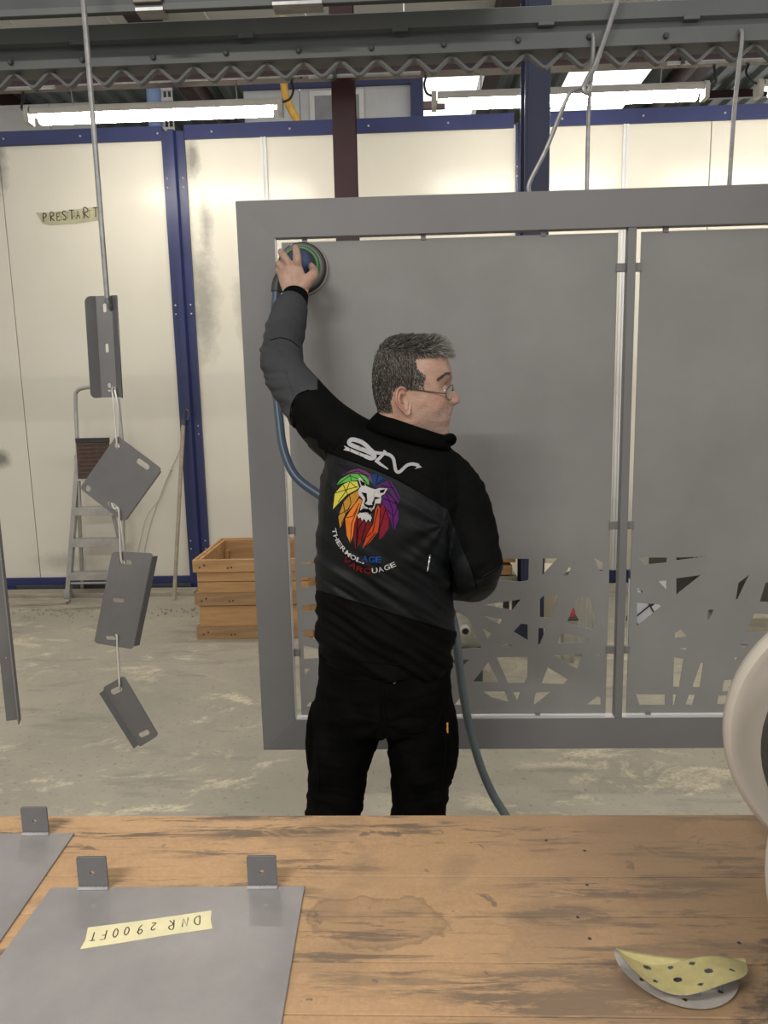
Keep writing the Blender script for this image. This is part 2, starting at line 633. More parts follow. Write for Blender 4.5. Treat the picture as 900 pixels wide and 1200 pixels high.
# conduit slung under it
YK = YP - .07
t = thing('cable_conduit', 'thin grey cable conduit clipped under the maroon beam', 'conduit', (0, YK, z0 - .03))
for (a, b) in ((-5, -2.28), (-.62, .10), (1.66, 5)):
    obj('pipe', MB().tube([(a, YK, z0 - .02), (b, YK, z0 - .02)], .012, 8), M['grey_plastic'], t, smooth=True)
for x in (-2.42, -.3, -.45, -.05, 1.75, 2.3):
    obj('clip', MB().box(x - .012, x + .012, YK - .02, YK + .03, z0 - .035, z0 + .012), M['black_plastic'], t)
for k in range(4):
    a = -2.2 + k * .42
    obj('thin_cable', MB().tube([(a, YK, z0 - .012), (a + .42, YK, z0 - .012)], .006, 6), M['grey_plastic'], t)

# --- fluorescent battens
def batten(xa, xb, Y, z, label):
    t = thing('ceiling_light', label, 'light', ((xa + xb) / 2, Y, z), group='fluorescent battens above the wall')
    h = [(-.04, .0), (-.045, .028), (-.025, .05), (.025, .05), (.045, .028), (.04, 0)]
    obj('housing', MB().prism([(xa, Y + a, z + b) for a, b in h], (xb - xa, 0, 0)), M['housing'], t)
    dd = [(-.038, 0), (-.036, -.035), (-.018, -.052), (.018, -.052), (.036, -.035), (.038, 0)]
    obj('diffuser', MB().prism([(xa + .05, Y + a, z + b) for a, b in dd], (xb - xa - .1, 0, 0)), M['tube'], t)
    for x, s in ((xa, -1), (xb, 1)):
        e = obj('end_cap', MB().prism([(x - .01, Y + a, z + b * 1.0) for a, b in [(-.042, -.05), (-.048, .03), (-.028, .054), (.028, .054), (.048, .03), (.042, -.05)]], (.05 * -s if 0 else .03 * s, 0, 0)), M['housing'], t)
    zc = z0 - .02
    xe = xb if xa > -1 or True else xa
    for x, s in (((xa, -1), (xb, 1)) if xa < -1 else ((xa, -1), (xb, 1))):
        p = smooth_path([(x + .02 * s, Y, z + .03), (x + .07 * s, Y, z + .05), (x + .085 * s, Y + .06, z + .13), (x + .07 * s, (Y + YK) / 2 + .06, (z + zc) / 2 + .12), (x + .16 * s, YK, zc)], 6)
        obj('power_cord', MB().tube(p, .008, 6), M['black_plastic'], t, smooth=True)
    for x in (xa + .28, xb - .28):
        obj('hanger_chain', MB().tube([(x, Y, z + .05), (x, YP - .02, z0 + .01)], .004, 5), M['rod'], t)
    return t


YL = 5.2
zL = on_y(180, 131, YL).z
la, lb = on_y(38, 132, YL).x, on_y(328, 128, YL).x
batten(la, lb, YL, zL, 'lit fluorescent batten at left above the panel marked with tape')
la, lb = on_y(513, 120, YL).x, on_y(825, 112, YL).x
batten(la, lb, YL, zL, 'lit fluorescent batten behind the dark blue column')
la = on_y(893, 116, YL).x
batten(la, la + 1.5, YL, zL, 'lit fluorescent batten at far right, only its end in view')

# ------------------------------------------------------------------ hall beyond the booth
roofz = 5.45
roof = thing('ceiling', None, None, (0, 9, roofz), kind='structure')
M['roof'] = pm('green_grey_roof_sheet', (.16, .185, .18), (.12, .14, .135), 2, .45)
M['roof_white'] = pm('pale_roof_panel', (.82, .80, .72), (.76, .74, .66), 2, .6)
M['sky'] = emit('skylight_panel', (.97, 1, .95), 1.1)
M['glaze'] = emit('daylit_glazing', (.98, 1, .98), 1.0)
xr = -6.0
kx = 0
while xr < 7:
    wd = 1.0
    sky = kx in (4, 6, 8, 11)
    n = 4
    o = []
    for q in range(n):
        u = xr + wd * q / n
        o += [(u, 0), (u + .05, .05), (u + .11, .05), (u + .16, 0)]
    o.append((xr + wd, 0))
    o_flat = [(xr + .006, 0), (xr + wd - .006, 0), (xr + wd - .006, .03), (xr + .006, .03)]
    up_ = [(a, b + .012) for a, b in o][::-1]
    for ya, yb in ((7.0, 9.3), (9.3, 11.9)):
        m_ = M['sky'] if sky and ya > 9 else M['roof']
        if ya < 9: m_ = M['roof_white']
        obj('roof_sheet', MB().prism([(a, ya, roofz + b) for a, b in (o_flat if ya < 9 else o + up_)], (0, yb - ya - .01, 0)), m_, roof)
    xr += wd
    kx += 1
for x in (-5.0, -2.55, 1.0, 3.4, 5.8):
    obj('roof_rafter', MB().box(x - .09, x + .09, 5.0, 12, roofz - .26, roofz - .01), M['maroon'], roof)
for y in (7.4, 8.4, 9.3, 10.6, 11.6):
    obj('roof_joist', MB().box(-6, 7, y - .03, y + .03, roofz - .10, roofz - .005), M['maroon' if y > 9 else 'rail_dark'], roof)
farw = thing('wall_far', None, None, (0, 12, 0), kind='structure')
for i in range(12):
    a = -6 + i * 1.1
    obj('cladding_panel', MB().box(a + .004, a + 1.096, 12, 12.08, 0, 5.6), M['white_paint'], farw)
xw = on_y(108, 120, 9.4).x
for a, b in ((-9.5, -7.6), (-7.6, on_y(57, 120, 9.4).x), (on_y(57, 120, 9.4).x, xw)):
    obj('cladding_panel', MB().box(a + .004, b - .004, 9.4, 9.48, 0, 5.15), M['white_paint'], farw)
for a, b in ((on_y(497, 110, 11.95).x, on_y(524, 110, 11.95).x), (on_y(826, 110, 11.95).x, on_y(940, 110, 11.95).x)):
    o_ = obj('strip_window', MB().box(a, b, 11.95, 11.99, 4.2, 5.28), M['white_paint'], farw)
    n = 4
    for q in range(n):
        p, r_ = a + (b - a) * q / n + .04, a + (b - a) * (q + 1) / n - .04
        obj('pane', MB().box(p, r_, 11.94, 11.955, 4.25, 5.2), M['glaze'], o_)
# grey office cabin with a small window, beyond the booth
YO = 8.2
xa, xb = on_y(285, 110, YO).x, on_y(484, 110, YO).x
cab = thing('office_cabin', 'grey office cabin behind the booth wall, top with window showing', 'cabin', ((xa + xb) / 2, YO, 0))
n = 3
for q in range(n):
    a, b = xa + (xb - xa) * q / n, xa + (xb - xa) * (q + 1) / n
    obj('cabin_panel', MB().box(a + .003, b - .003, YO, YO + .8, 0, 4.75), M['lightgrey'], cab)
p, q = on_y(363, 108, YO), on_y(427, 138, YO)
wf = obj('cabin_window', MB().box(p.x, q.x, YO - .03, YO - .002, q.z - .3, p.z), M['white_paint'], cab)
obj('pane', MB().box(p.x + .05, q.x - .05, YO - .036, YO - .028, q.z - .25, p.z - .05), pm('dull_pane', (.16, .17, .18), (.25, .26, .27), 2, .15), wf)
a, b = on_y(481, 110, YO - .1).x, on_y(496, 110, YO - .1).x
obj('corner_post', MB().box(a, b, YO - .1, YO + .2, 0, 5.2), M['blue'], cab)
obj('cabin_fascia', MB().box(xa, xb, YO - .05, YO, 4.75, 5.15), M['blue'], cab)
# yellow gas pipe and pale blue duct
pp = smooth_path([on_y(331, 20, 7.2), on_y(331, 70, 7.2), on_y(334, 108, 7.2), on_y(341, 128, 7.2), on_y(352, 150, 7.2), on_y(354, 175, 7.2), Vector((on_y(354, 175, 7.2).x, 7.2, 1.5)), Vector((on_y(354, 175, 7.2).x, 7.2, 0))], 8)
yp = obj('yellow_pipe', MB().tube(pp, .035, 12), M['yellow'], smooth=True)
tag(yp, 'bent yellow pipe rising over the booth wall near the left light', 'pipe')
p, q = on_y(172, 110, 8.6), on_y(190, 110, 8.6)
r_ = (q.x - p.x) / 2
bd = thing('air_duct', 'pale blue round air duct beyond the wall with white grille', 'duct', ((p.x + q.x) / 2, 8.6, 0))
obj('duct_pipe', MB().lathe(((p.x + q.x) / 2, 8.6, 0), (0, 0, 1), [(0, r_), (5.2, r_)], 24), M['blue_duct'], bd, smooth=True)
gx = q.x + .02
for k in range(9):
    obj('grille_bar', MB().box(gx, gx + .12, 8.5, 8.52, 4.2 + k * .1, 4.235 + k * .1), M['white_paint'], bd)
for k in range(3):
    obj('grille_upright', MB().box(gx + k * .05, gx + .012 + k * .05, 8.52, 8.54, 0, 5.1), M['white_paint'], bd)

# ================================================================== OVERHEAD CONVEYOR
# upper track
YT = 2.1
zt = on_y(0, 24, YT + .022).z
xe = on_y(598, 4, YT).x
t = thing('conveyor_track', 'dark steel track along the top edge above the grey rail', 'rail', (-.8, YT, zt))
prof = [(0, 0), (.022, 0), (.022, .012), (.012, .012), (.012, .12), (.06, .12), (.06, .13), (0, .13)]
obj('track_profile', MB().prism([(-3.2, YT + a, zt + b) for a, b in prof], (xe + 3.2, 0, 0)), M['rail_dark'], t)
obj('bottom_lip', MB().box(-3.2, xe, YT - .006, YT, zt - .004, zt + .012), M['rail'], t)
for (p0, p1) in ((157, 190), (317, 376)):
    a, b = on_y(p0, 12, YT - .01).x, on_y(p1, 10, YT - .01).x
    c = obj('clamp_plate', MB().box(a, b, YT - .018, YT - .006, zt + .01, zt + .14), M['brownmetal'], t, bevel=.002)
    obj('clamp_foot', MB().box(a + .006, b + .004, YT - .018, YT + .03, zt - .010, zt - .002), M['zinc'], c)
# main carrier rail: pressed profile with a groove
YR = 2.25
zb, zg, zt2 = 2.574, 2.637, 2.686
t = thing('carrier_rail', 'long grey steel carrier rail from which the frame hangs', 'rail', (0, YR, zb))
prof = [(.0, zb), (0, zg - .022), (.010, zg - .012), (.018, zg), (.004, zg + .006), (.0, zt2 - .004), (.006, zt2), (.075, zt2), (.075, zb)]
obj('rail_profile', MB().prism([(-3.3, YR + a, b) for a, b in prof], (6.6, 0, 0)), M['rail'], t)
for px_, py_ in ((13, 73), (97, 70), (180, 67), (265, 62), (350, 59), (435, 56), (520, 52), (607, 47), (690, 43), (780, 42), (868, 38)):
    p = on_y(px_, py_, YR)
    obj('rail_stud', MB().lathe((p.x, YR, p.z), (0, -1, -.3), [(-.004, .0075), (.008, .0075), (.011, .005)], 10), M['rail_dark'], t, smooth=True)
for px_ in (90, 288, 469, 640, 810):
    p = on_y(px_, 46, YR)
    obj('joint_lug', MB().box(p.x - .022, p.x + .022, YR - .002, YR + .018, zg - .004, zg + .008), M['rail'], t, bevel=.002)
# zigzag hook bar under it
zz = []
x = -1.6
k = 0
while x < 1.5:
    zz.append(Vector((x, YR + .03, (zb + .002) if k % 2 else zb - .043)))
    x += .0525
    k += 1
zr = round_poly(zz, .012, 3)[4:-4]
zig = MB()
rs = []
for i, p in enumerate(zr):
    a, b = zr[max(i - 1, 0)], zr[min(i + 1, len(zr) - 1)]
    tt = (b - a).normalized()
    nn = Vector((-tt.z, 0, tt.x)) * .0035
    rs.append([p + nn + Vector((0, -.010, 0)), p + nn + Vector((0, .010, 0)), p - nn + Vector((0, .010, 0)), p - nn + Vector((0, -.010, 0))])
zig.rings(rs)
obj('zigzag_hook_bar', zig, M['rail'], t)

# ================================================================== HANGING FRAME
fr = thing('gate', 'large grey steel gate frame with two pierced panels, hung on wires', 'gate', (.65, 2.275, .495))
FX0, FX1, FZ0, FZ1 = -.498, 1.80, .495, 2.199
IX0, IX1, IZ0, IZ1 = -.390, 1.69, .598, 2.094
FY0, FY1 = 2.25, 2.285


def mitre(name, a, b, c, d):
    o = obj(name, MB().prism([(p[0], FY0, p[1]) for p in (a, b, c, d)], (0, FY1 - FY0, 0)), M['primer'], fr)
    return o


mitre('stile', (FX0, FZ0), (IX0, IZ0), (IX0, IZ1), (FX0, FZ1))
mitre('stile', (FX1, FZ0), (IX1, IZ0), (IX1, IZ1), (FX1, FZ1))
mitre('top_rail', (FX0, FZ1), (IX0, IZ1), (IX1, IZ1), (FX1, FZ1))
mitre('bottom_rail', (FX0, FZ0), (FX1, FZ0), (IX1, IZ0), (IX0, IZ0))
obj('lip_glare', MB().box(IX0, IX1, FY0 + .004, FY1 - .002, IZ0, IZ0 + .003), M['edge'], fr)  # added bright strips: light caught on rail and stile faces, painted in
obj('lip_glare', MB().box(IX0, IX0 + .0025, FY0 + .004, FY1 - .002, IZ0, IZ1), M['edge'], fr)
mx0, mx1 = on_y(737, 265, 2.25).x, on_y(747, 265, 2.25).x
obj('mullion', MB().box(mx0, mx1, FY0 + .002, FY1 - .002, IZ0, IZ1), M['primer'], fr, bevel=.002)
YPN = 2.272
z4 = lambda x, y: (530 + x / 4.5, 640 + y / 4.5)
z5 = lambda x, y: (720 + x / 5, 640 + y / 5)
z6 = lambda x, y: (300 + x / 5, 640 + y / 5)
LEFT = [[z4(*p) for p in q] for q in (
    [(228, 66), (404, 66), (402, 180), (365, 188), (250, 180)], [(478, 64), (556, 64), (474, 154)], [(645, 80), (610, 155), (578, 157)],
    [(747, 60), (795, 88), (792, 132), (775, 130)], [(165, 308), (362, 280), (318, 337)], [(462, 278), (480, 262), (565, 256), (520, 380), (462, 374)],
    [(660, 266), (725, 270), (742, 330), (762, 378), (738, 437), (602, 405)], [(165, 367), (265, 385), (250, 412)], [(160, 432), (207, 462), (185, 490)],
    [(322, 450), (362, 408), (398, 412), (398, 497)], [(455, 430), (494, 434), (462, 518), (452, 518)], [(575, 455), (718, 488), (705, 505), (555, 514)],
    [(262, 530), (282, 506), (318, 526)], [(-30, 420), (-10, 360), (35, 350), (85, 380), (152, 535), (-28, 548)], [(235, 585), (398, 582), (395, 690), (380, 720), (293, 720)],
    [(-10, 598), (92, 597), (40, 650)], [(190, 612), (245, 717), (107, 715)], [(535, 575), (685, 568), (660, 648)],
    [(503, 638), (612, 703), (585, 727), (470, 723)], [(787, 566), (752, 594), (768, 572)], [(162, 765), (275, 765), (297, 820), (205, 795)],
    [(320, 768), (360, 767), (343, 815)], [(440, 770), (523, 768), (430, 838), (433, 800)], [(705, 835), (765, 790), (782, 795), (782, 836)],
    [(12, 837), (45, 790), (74, 810), (72, 837)])]
LEFT += [[z6(*p) for p in q] for q in (
    [(262, 95), (352, 92), (352, 106), (262, 104)], [(262, 180), (355, 183), (350, 232), (262, 247)], [(268, 350), (360, 335), (350, 378), (272, 382)],
    [(275, 492), (385, 480), (395, 565), (276, 525)], [(277, 580), (385, 605), (380, 655), (281, 660)], [(283, 718), (318, 718), (287, 750)], [(292, 938), (320, 910), (345, 938)])]
LEFT += [[(400, 660), (440, 656), (430, 690)], [(395, 720), (430, 710), (440, 740), (400, 745)], [(460, 655), (500, 660), (480, 690)], [(450, 720), (490, 700), (500, 735)],
         [(400, 770), (450, 765), (430, 800), (395, 795)], [(470, 770), (505, 765), (500, 800)], [(420, 815), (470, 810), (460, 830)]]
RIGHT = [[z5(*p) for p in q] for q in (
    [(140, 66), (307, 66), (305, 96), (175, 110)], [(362, 66), (540, 60), (362, 84)], [(258, 205), (305, 200), (305, 255)], [(362, 188), (508, 168), (362, 285)],
    [(135, 243), (180, 274), (135, 272)], [(131, 330), (262, 340), (273, 354), (131, 468)], [(725, 215), (790, 165), (722, 312), (710, 310)],
    [(885, 212), (950, 212), (930, 328), (850, 325)], [(550, 372), (580, 370), (558, 435), (540, 430)], [(818, 395), (990, 400), (960, 500), (770, 505)],
    [(352, 510), (388, 486), (425, 530), (352, 537)], [(375, 597), (422, 595), (420, 610)], [(83, 730), (220, 620), (300, 635), (298, 820), (110, 820)],
    [(348, 650), (407, 660), (378, 825), (344, 822)], [(505, 682), (522, 685), (500, 825), (455, 825)], [(125, 865), (296, 868), (296, 930), (147, 930)],
    [(343, 868), (364, 868), (350, 930), (342, 930)], [(435, 870), (475, 870), (455, 930), (416, 928)], [(740, 572), (790, 577), (750, 600)], [(700, 650), (730, 652), (708, 674)],
    [(640, 785), (690, 780), (680, 850), (630, 850)], [(608, 875), (690, 870), (680, 925), (600, 925)], [(1000, 70), (1150, 66), (1040, 120)], [(1050, 200), (1200, 180), (1220, 330), (1080, 300)],
    [(1010, 560), (1180, 540), (1120, 640)], [(820, 640), (950, 660), (900, 760), (800, 740)], [(1000, 700), (1200, 690), (1150, 820), (1020, 800)], [(780, 870), (1000, 865), (980, 930), (760, 930)])]
toXZ = lambda p: (on_y(p[0], p[1], YPN).x, on_y(p[0], p[1], YPN).z)
pz1, pz0 = on_y(500, 279.5, YPN).z, on_y(620, 836, YPN).z
GAP = .018
for x0_, x1_, holes in ((IX0 + GAP, mx0 - GAP - .006, LEFT), (mx1 + GAP, IX1 - GAP, RIGHT)):
    hs = [[toXZ(p) for p in h] for h in holes]
    hs = [h for h in hs if all(x0_ + .01 < p[0] < x1_ - .01 and pz0 + .01 < p[1] < pz1 - .01 for p in h)]
    me = sheet([(x0_, pz0), (x1_, pz0), (x1_, pz1), (x0_, pz1)], hs, .004, lambda u, v, h: Vector((u, YPN + h, v)))
    link_mesh('pierced_panel', me, M['panel'], fr)
    # fixing tabs between panel and frame
    for k in range(3):
        xx = x0_ + (x1_ - x0_) * (.07, .425, .78)[k]
        obj('fixing_tab', MB().box(xx - .007, xx + .007, YPN - .006, YPN + .006, pz1 - .004, IZ1 + .002), M['primer'], fr)
        obj('fixing_tab', MB().box(xx - .007, xx + .007, YPN - .006, YPN + .006, IZ0 - .002, pz0 + .004), M['primer'], fr)
    for zz_ in (1.985, 1.22, .82):
        for a, b in ((x0_ - GAP - .008, x0_ + .004), (x1_ - .004, x1_ + GAP + .010)):
            obj('fixing_tab', MB().box(a, b, YPN - .006, YPN + .006, zz_ - .012, zz_ + .012), M['primer'], fr)

# suspension wires of the frame
def wire(name, label, pts, r, mat='rod', group=None, sub=6):
    o = obj(name, MB().tube(smooth_path(pts, sub), r, 8), M[mat], smooth=True)
    return tag(o, label, 'hook', group)


p, q = on_y(694, 43, YR - .01), on_y(688, 222, YR + .02)
wire('suspension_hook', 'straight steel hook wire hung left of the rail patch, holding the frame', [Vector((p.x + .0, YR + .004, p.z)), Vector((p.x, YR - .012, p.z + .004)), Vector((p.x + .003, YR - .012, p.z - .03)), Vector((q.x, YR + .02, (p.z + q.z) / 2)), Vector((q.x, YR + .022, q.z - .02))], .006)
p, q = on_y(868, 38, YR - .01), on_y(855, 216, YR + .02)
wire('suspension_hook', 'straight steel hook wire at right above the frame', [Vector((p.x - .004, YR + .004, p.z)), Vector((p.x, YR - .012, p.z + .004)), Vector((p.x + .003, YR - .012, p.z - .03)), Vector(((p.x + q.x) / 2, YR + .01, (p.z + q.z) / 2)), Vector((q.x, YR + .022, q.z - .02))], .006)
Yd = YR - .03
dw = thing('hanger_rod', 'slanting hooked steel rod crossing the rail beside the straight hook', 'hook', on_y(690, 105, Yd))
obj('upper_rod', MB().tube(smooth_path([on_y(730, -18, Yd), on_y(724, 0, Yd), on_y(700, 70, Yd), on_y(689, 92, Yd), on_y(684, 104, Yd), on_y(688, 109, Yd), on_y(691, 102, Yd)], 6), .0075, 8), M['rod'], dw, smooth=True)
obj('lower_rod', MB().tube(smooth_path([on_y(692, 96, Yd + .012), on_y(690, 106, Yd + .012), on_y(684, 103, Yd + .012), on_y(672, 106, Yd + .012), on_y(664, 116, Yd + .012), on_y(640, 175, YR + .01), on_y(621, 213, YR + .02), on_y(620, 226, YR + .022)], 6), .006, 8), M['rod'], dw, smooth=True)

# ================================================================== CHAIN OF HANGING PARTS (left)
YH = 2.0
tp = on_y(97, 0, YH)
bt = on_y(126, 344, YH)
hx = (tp.x + bt.x) / 2
r0 = thing('hanging_rod', 'long thin galvanised rod at left carrying the chain of parts', 'rod', (hx, YH, bt.z))
obj('rod', MB().tube(smooth_path([(hx, YH, bt.z - .012), (hx, YH, bt.z), (hx, YH, 2.2), (hx, YH, zt + .15), (hx, YH + .02, zt + .19), (hx, YT + .03, zt + .195), (hx, YT + .075, zt + .15)], 6), .0072, 8), M['rod'], r0, smooth=True)
obj('lower_hook', MB().tube(smooth_path([(hx, YH, bt.z), (hx + .002, YH + .004, bt.z - .028), (hx + .0, YH + .024, bt.z - .040), (hx - .002, YH + .032, bt.z - .030), (hx - .003, YH + .026, bt.z - .020)], 5), .0045, 8), M['rod'], r0, smooth=True)

# channel with three slots
ch = thing('hanging_channel', 'grey U-shaped steel channel with three slots hanging from rod', 'steel part', on_y(124, 467, YH))
def PX(px_, py_, dy=0.0, Y=YH): return on_y(px_, py_, Y + dy)
tl, tr = PX(98, 347, -.012), PX(137, 346, -.012)
W1, W2, W3, W4 = PX(99, 347), PX(112, 347), PX(130, 346), PX(137, 346)
axis = (PX(125, 467) - PX(118, 347))
axis = Vector((axis.x, 0, axis.z))
# web with slots
wl, wr = PX(112, 347, .02), PX(131, 346, .02)
hgt = axis.length
adir = axis.normalized()
wdir = Vector((1, 0, 0))
wweb = (wr - wl).x
slots = [stadium((wweb * .52, -hgt * f), (0, 1), .024, .0095) for f in (.115, .51, .90)]
wp = lambda u, v, h: wl + wdir * u - adir * v + Vector((0, h, 0))
me = sheet([(0, 0), (wweb, 0), (wweb, -hgt), (0, -hgt)], [[tuple(p) for p in s] for s in slots], .003, wp)
link_mesh('web', me, M['part'], ch)
def flange(a, b, rounded):
    """strip from web edge a out to b, along the axis"""
    d = b - a
    L_ = d.length
    u_ = d.normalized()
    n_ = u_.cross(adir)
    o = [(0, 0), (L_, 0), (L_, -hgt), (0, -hgt)]
    if rounded:
        o = [Vector((0, 0))] + [Vector((L_ - .016 + .016 * math.sin(k * PI / 10), -.016 + .016 * math.cos(k * PI / 10))) for k in range(6)] + [Vector((L_ - .016 + .016 * math.cos(k * PI / 10), -hgt + .016 - .016 * math.sin(k * PI / 10))) for k in range(6)] + [Vector((0, -hgt))]
    return sheet([tuple(p) for p in o], [], .003, lambda u, v, h: a + u_ * u - adir * v + n_ * h)


link_mesh('flange', flange(wl, PX(99, 347, -.004), True), M['part'], ch)
link_mesh('flange', flange(wr, PX(137, 346, -.002), False), M['part'], ch)
def hung_plate(name, label, corners, slots, flange_edge=None, fl_w=.02, fl_dir=-1, tilt=0.0, holes=(), rad=.012, outw=0.0):
    """flat steel plate seen face on; corners in pixels; slots (px, py, dirx, diry, len_px, wid_px)"""
    k = YH / F
    c3 = [on_y(*p, YH) for p in corners]
    ctr = sum(c3, Vector()) / len(c3)
    lowest = min(c3, key=lambda v: v.z)
    t = thing(name, label, 'steel part', (ctr.x, YH, lowest.z))
    to = lambda p: Vector((on_y(*p, YH).x, on_y(*p, YH).z))
    out = round_poly([to(p) for p in corners], rad)
    hs = []
    for (a, b, dx, dy, l, wd) in slots:
        hs.append([tuple(p) for p in stadium(to((a, b)), (dx, -dy), l * k, wd * k)])
    for (a, b, r_) in holes:
        c = to((a, b))
        hs.append([(c.x + r_ * k * math.cos(q * PI / 8), c.y + r_ * k * math.sin(q * PI / 8)) for q in range(16)])
    tl_ = lambda u, v: tilt * (u - ctr.x)
    me = sheet([tuple(p) for p in out], hs, .004, lambda u, v, h: Vector((u, YH + h + tl_(u, v), v)))
    link_mesh('plate', me, M['part'], t)
    if flange_edge:
        a, b = to(corners[flange_edge[0]]), to(corners[flange_edge[1]])
        A, B = Vector((a.x, YH + tl_(a.x, 0), a.y)), Vector((b.x, YH + tl_(b.x, 0), b.y))
        e = (B - A).normalized()
        inw = (Vector((ctr.x, YH, ctr.z)) - (A + B) / 2)
        inw = (inw - e * inw.dot(e)).normalized()
        A, B = A + e * rad * .8, B - e * rad * .8
        d = Vector((0, fl_dir * fl_w, 0)) - inw * fl_w * outw
        n_ = d.cross(e).normalized() * .002
        rs = []
        for s in (0, .25, 1):
            o = -inw * .004 * math.sin(s * PI / 2)
            rs.append([A + d * s + n_, B + d * s + n_, B + d * s - n_, A + d * s - n_])
        obj('bent_flange', MB().rings(rs), M['part'], t)
    return t


hung_plate('hanging_plate', 'grey plate turned cornerwise, two round holes and two slots', [(137, 510), (192, 549), (145, 612), (91, 573)],
           [(169, 543.5, 54, 38, 18, 7), (133, 593.5, 54, 38, 19, 7)], (1, 2), .007, 1, -.12, [(137.3, 522, 3.6), (101.3, 573, 3.6)])
hung_plate('hanging_plate', 'grey plate with three short slots, second from the bottom of chain', [(132, 646), (178, 649), (156, 761), (112, 752)],
           [(147.5, 659, 14, 1.5, 14, 5.5), (139, 703, 14, 1.5, 14.5, 5.5), (131.5, 747, 14, 1.5, 14, 5)], (1, 2), .016, 1, .1, (), .012, .55)
hung_plate('hanging_plate', 'small grey plate with two slots, lowest in the hanging chain', [(119, 807), (145, 792), (187, 860), (164, 875)],
           [(136, 809.5, 16, -8, 17, 7.5), (169.5, 859, 16, -8, 16, 7)], (3, 0), .016, -1, -.1, (), .010, .55)
def link(label, pts, dbl=0):
    P_ = [on_y(a, b, YH + c) for a, b, c in pts]
    o = obj('wire_link', MB().tube(smooth_path(P_, 5), .0027, 6), M['wire'], smooth=True)
    return tag(o, label, 'wire')


link('bright wire link between the U channel and the cornerwise plate', [(135, 456, .01), (134, 452, .03), (131.5, 456, .012), (133, 470, -.006), (135.5, 500, -.006), (137, 520, -.008), (138.5, 526, .004), (139.5, 519, .012), (138.5, 480, .008), (134.6, 457, .012)])
link('bright wire link between the cornerwise plate and the three-slot plate', [(131, 590, .01), (134, 596, -.008), (139, 597, -.010), (140, 620, -.008), (141.5, 650, -.008), (143, 659, -.006), (146, 660, .008), (145, 640, .010), (142, 615, .010), (138, 595, .010), (131, 590, .01)])
link('bright wire link holding the lowest small plate', [(133, 745, .008), (137, 745, -.008), (137.5, 760, -.006), (139.5, 790, -.006), (140, 803, -.007), (141, 808, .006), (140.5, 795, .010), (138, 760, .008), (135, 744, .008)])

# L-profile hanging at the left edge
YE = 1.75
b0, b1 = on_y(10, 843, YE), on_y(28, 842, YE)
zt_ = 2.62
t = thing('hanging_angle', 'long grey steel angle profile hanging at far left', 'steel part', (b0.x, YE, b0.z))
mid = on_y(23, 842, YE)
me = sheet([(b0.x, b0.z), (mid.x, b0.z), (mid.x, zt_), (b0.x, zt_)], [[(b0.x + .013 + .0022 * math.cos(q * PI / 4), on_y(12, 770, YE).z + .0022 * math.sin(q * PI / 4)) for q in range(8)]], .003, lambda u, v, h: Vector((u, YE + h - (u - mid.x) * -.3, v)))
link_mesh('leaf', me, M['part'], t)
obj('return_leaf', MB().prism([(mid.x, YE - .0, b0.z), (b1.x, YE - .03, b0.z), (b1.x + .0035, YE - .03, b0.z), (mid.x + .003, YE + .002, b0.z)], (0, 0, zt_ - b0.z)), M['primer'], t)
obj('hang_wire', MB().tube(smooth_path([(b0.x + .02, YE - .004, zt_ - .03), (b0.x + .02, YE + .01, zt_ + .08), (b0.x + .02, YE + .15, zt + .17), (b0.x + .02, YT + .03, zt + .14)], 5), .004, 6), M['rod'], t)

# ================================================================== STEP LADDER against the wall
YA, YB2 = 5.90, 6.05
t = thing('step_ladder', 'aluminium step ladder with brown tray leaning at the cream wall', 'ladder', (-2.7, YA, 0))
xl, xr_ = on_y(79, 690, YA).x, on_y(143, 690, YA).x
ztop = on_y(95, 455, YA).z
xlt, xrt = on_y(86, 470, YA).x, on_y(136, 470, YA).x
zs = on_y(85, 520, YA).z
# hoop and upper tubes
hoop = smooth_path([(xlt - .035, YA + .02, .75), (xlt - .012, YA + .03, zs), (xlt + .0, YA + .04, ztop - .10), (xlt + .02, YA + .04, ztop - .02), (xlt + .09, YA + .04, ztop + .005), ((xlt + xrt) / 2, YA + .04, ztop + .01), (xrt - .09, YA + .04, ztop + .005), (xrt - .02, YA + .04, ztop - .02), (xrt, YA + .04, ztop - .10), (xrt + .012, YA + .03, zs), (xrt + .035, YA + .02, .75)], 8)
obj('hoop', MB().tube(hoop, .0155, 10), M['alu'], t, smooth=True)
for s, x0_, x1_ in ((-1, xl, xlt), (1, xr_, xrt)):
    st_ = obj('stile', MB().prism([(x0_ - .018, YA - .02, .03), (x0_ + .018, YA - .02, .03), (x0_ + .018, YA + .03, .03), (x0_ - .018, YA + .03, .03)], (x1_ - x0_ - .0 * s, .03, zs - .06)), M['alu'], t)
    obj('foot', MB().box(x0_ - .025, x0_ + .025, YA - .028, YA + .038, 0, .075), M['grey_plastic'], t, bevel=.006)
for py_ in (597, 634, 673):
    z = on_y(100, py_, YA).z
    f = z / zs
    a, b = xl + (xlt - xl) * f, xr_ + (xrt - xr_) * f
    sp_ = obj('step', MB().box(a + .01, b - .01, YA - .035, YA + .05, z - .004, z + .02).box(a + .01, b - .01, YA - .035, YA - .028, z - .045, z + .0), M['alu'], t, bevel=.002)
for y_, z in ((.0, .13), (.16, .09)):
    obj('brace', MB().tube([(xl + .02, YA + y_, z), (xr_ - .02, YA + y_, z)], .011, 8), M['alu'], t)
for s, x in ((-1, xl + .02), (1, xr_ - .02)):
    obj('rear_leg', MB().prism([(x - .012, YB2 + .07, 0), (x + .012, YB2 + .07, 0), (x + .012, YB2 + .095, 0), (x - .012, YB2 + .095, 0)], ((xlt - xl) * -s * .6, -.14, zs - .1)), M['alu'], t)
p, q = on_y(89, 518, YA), on_y(131, 560, YA)
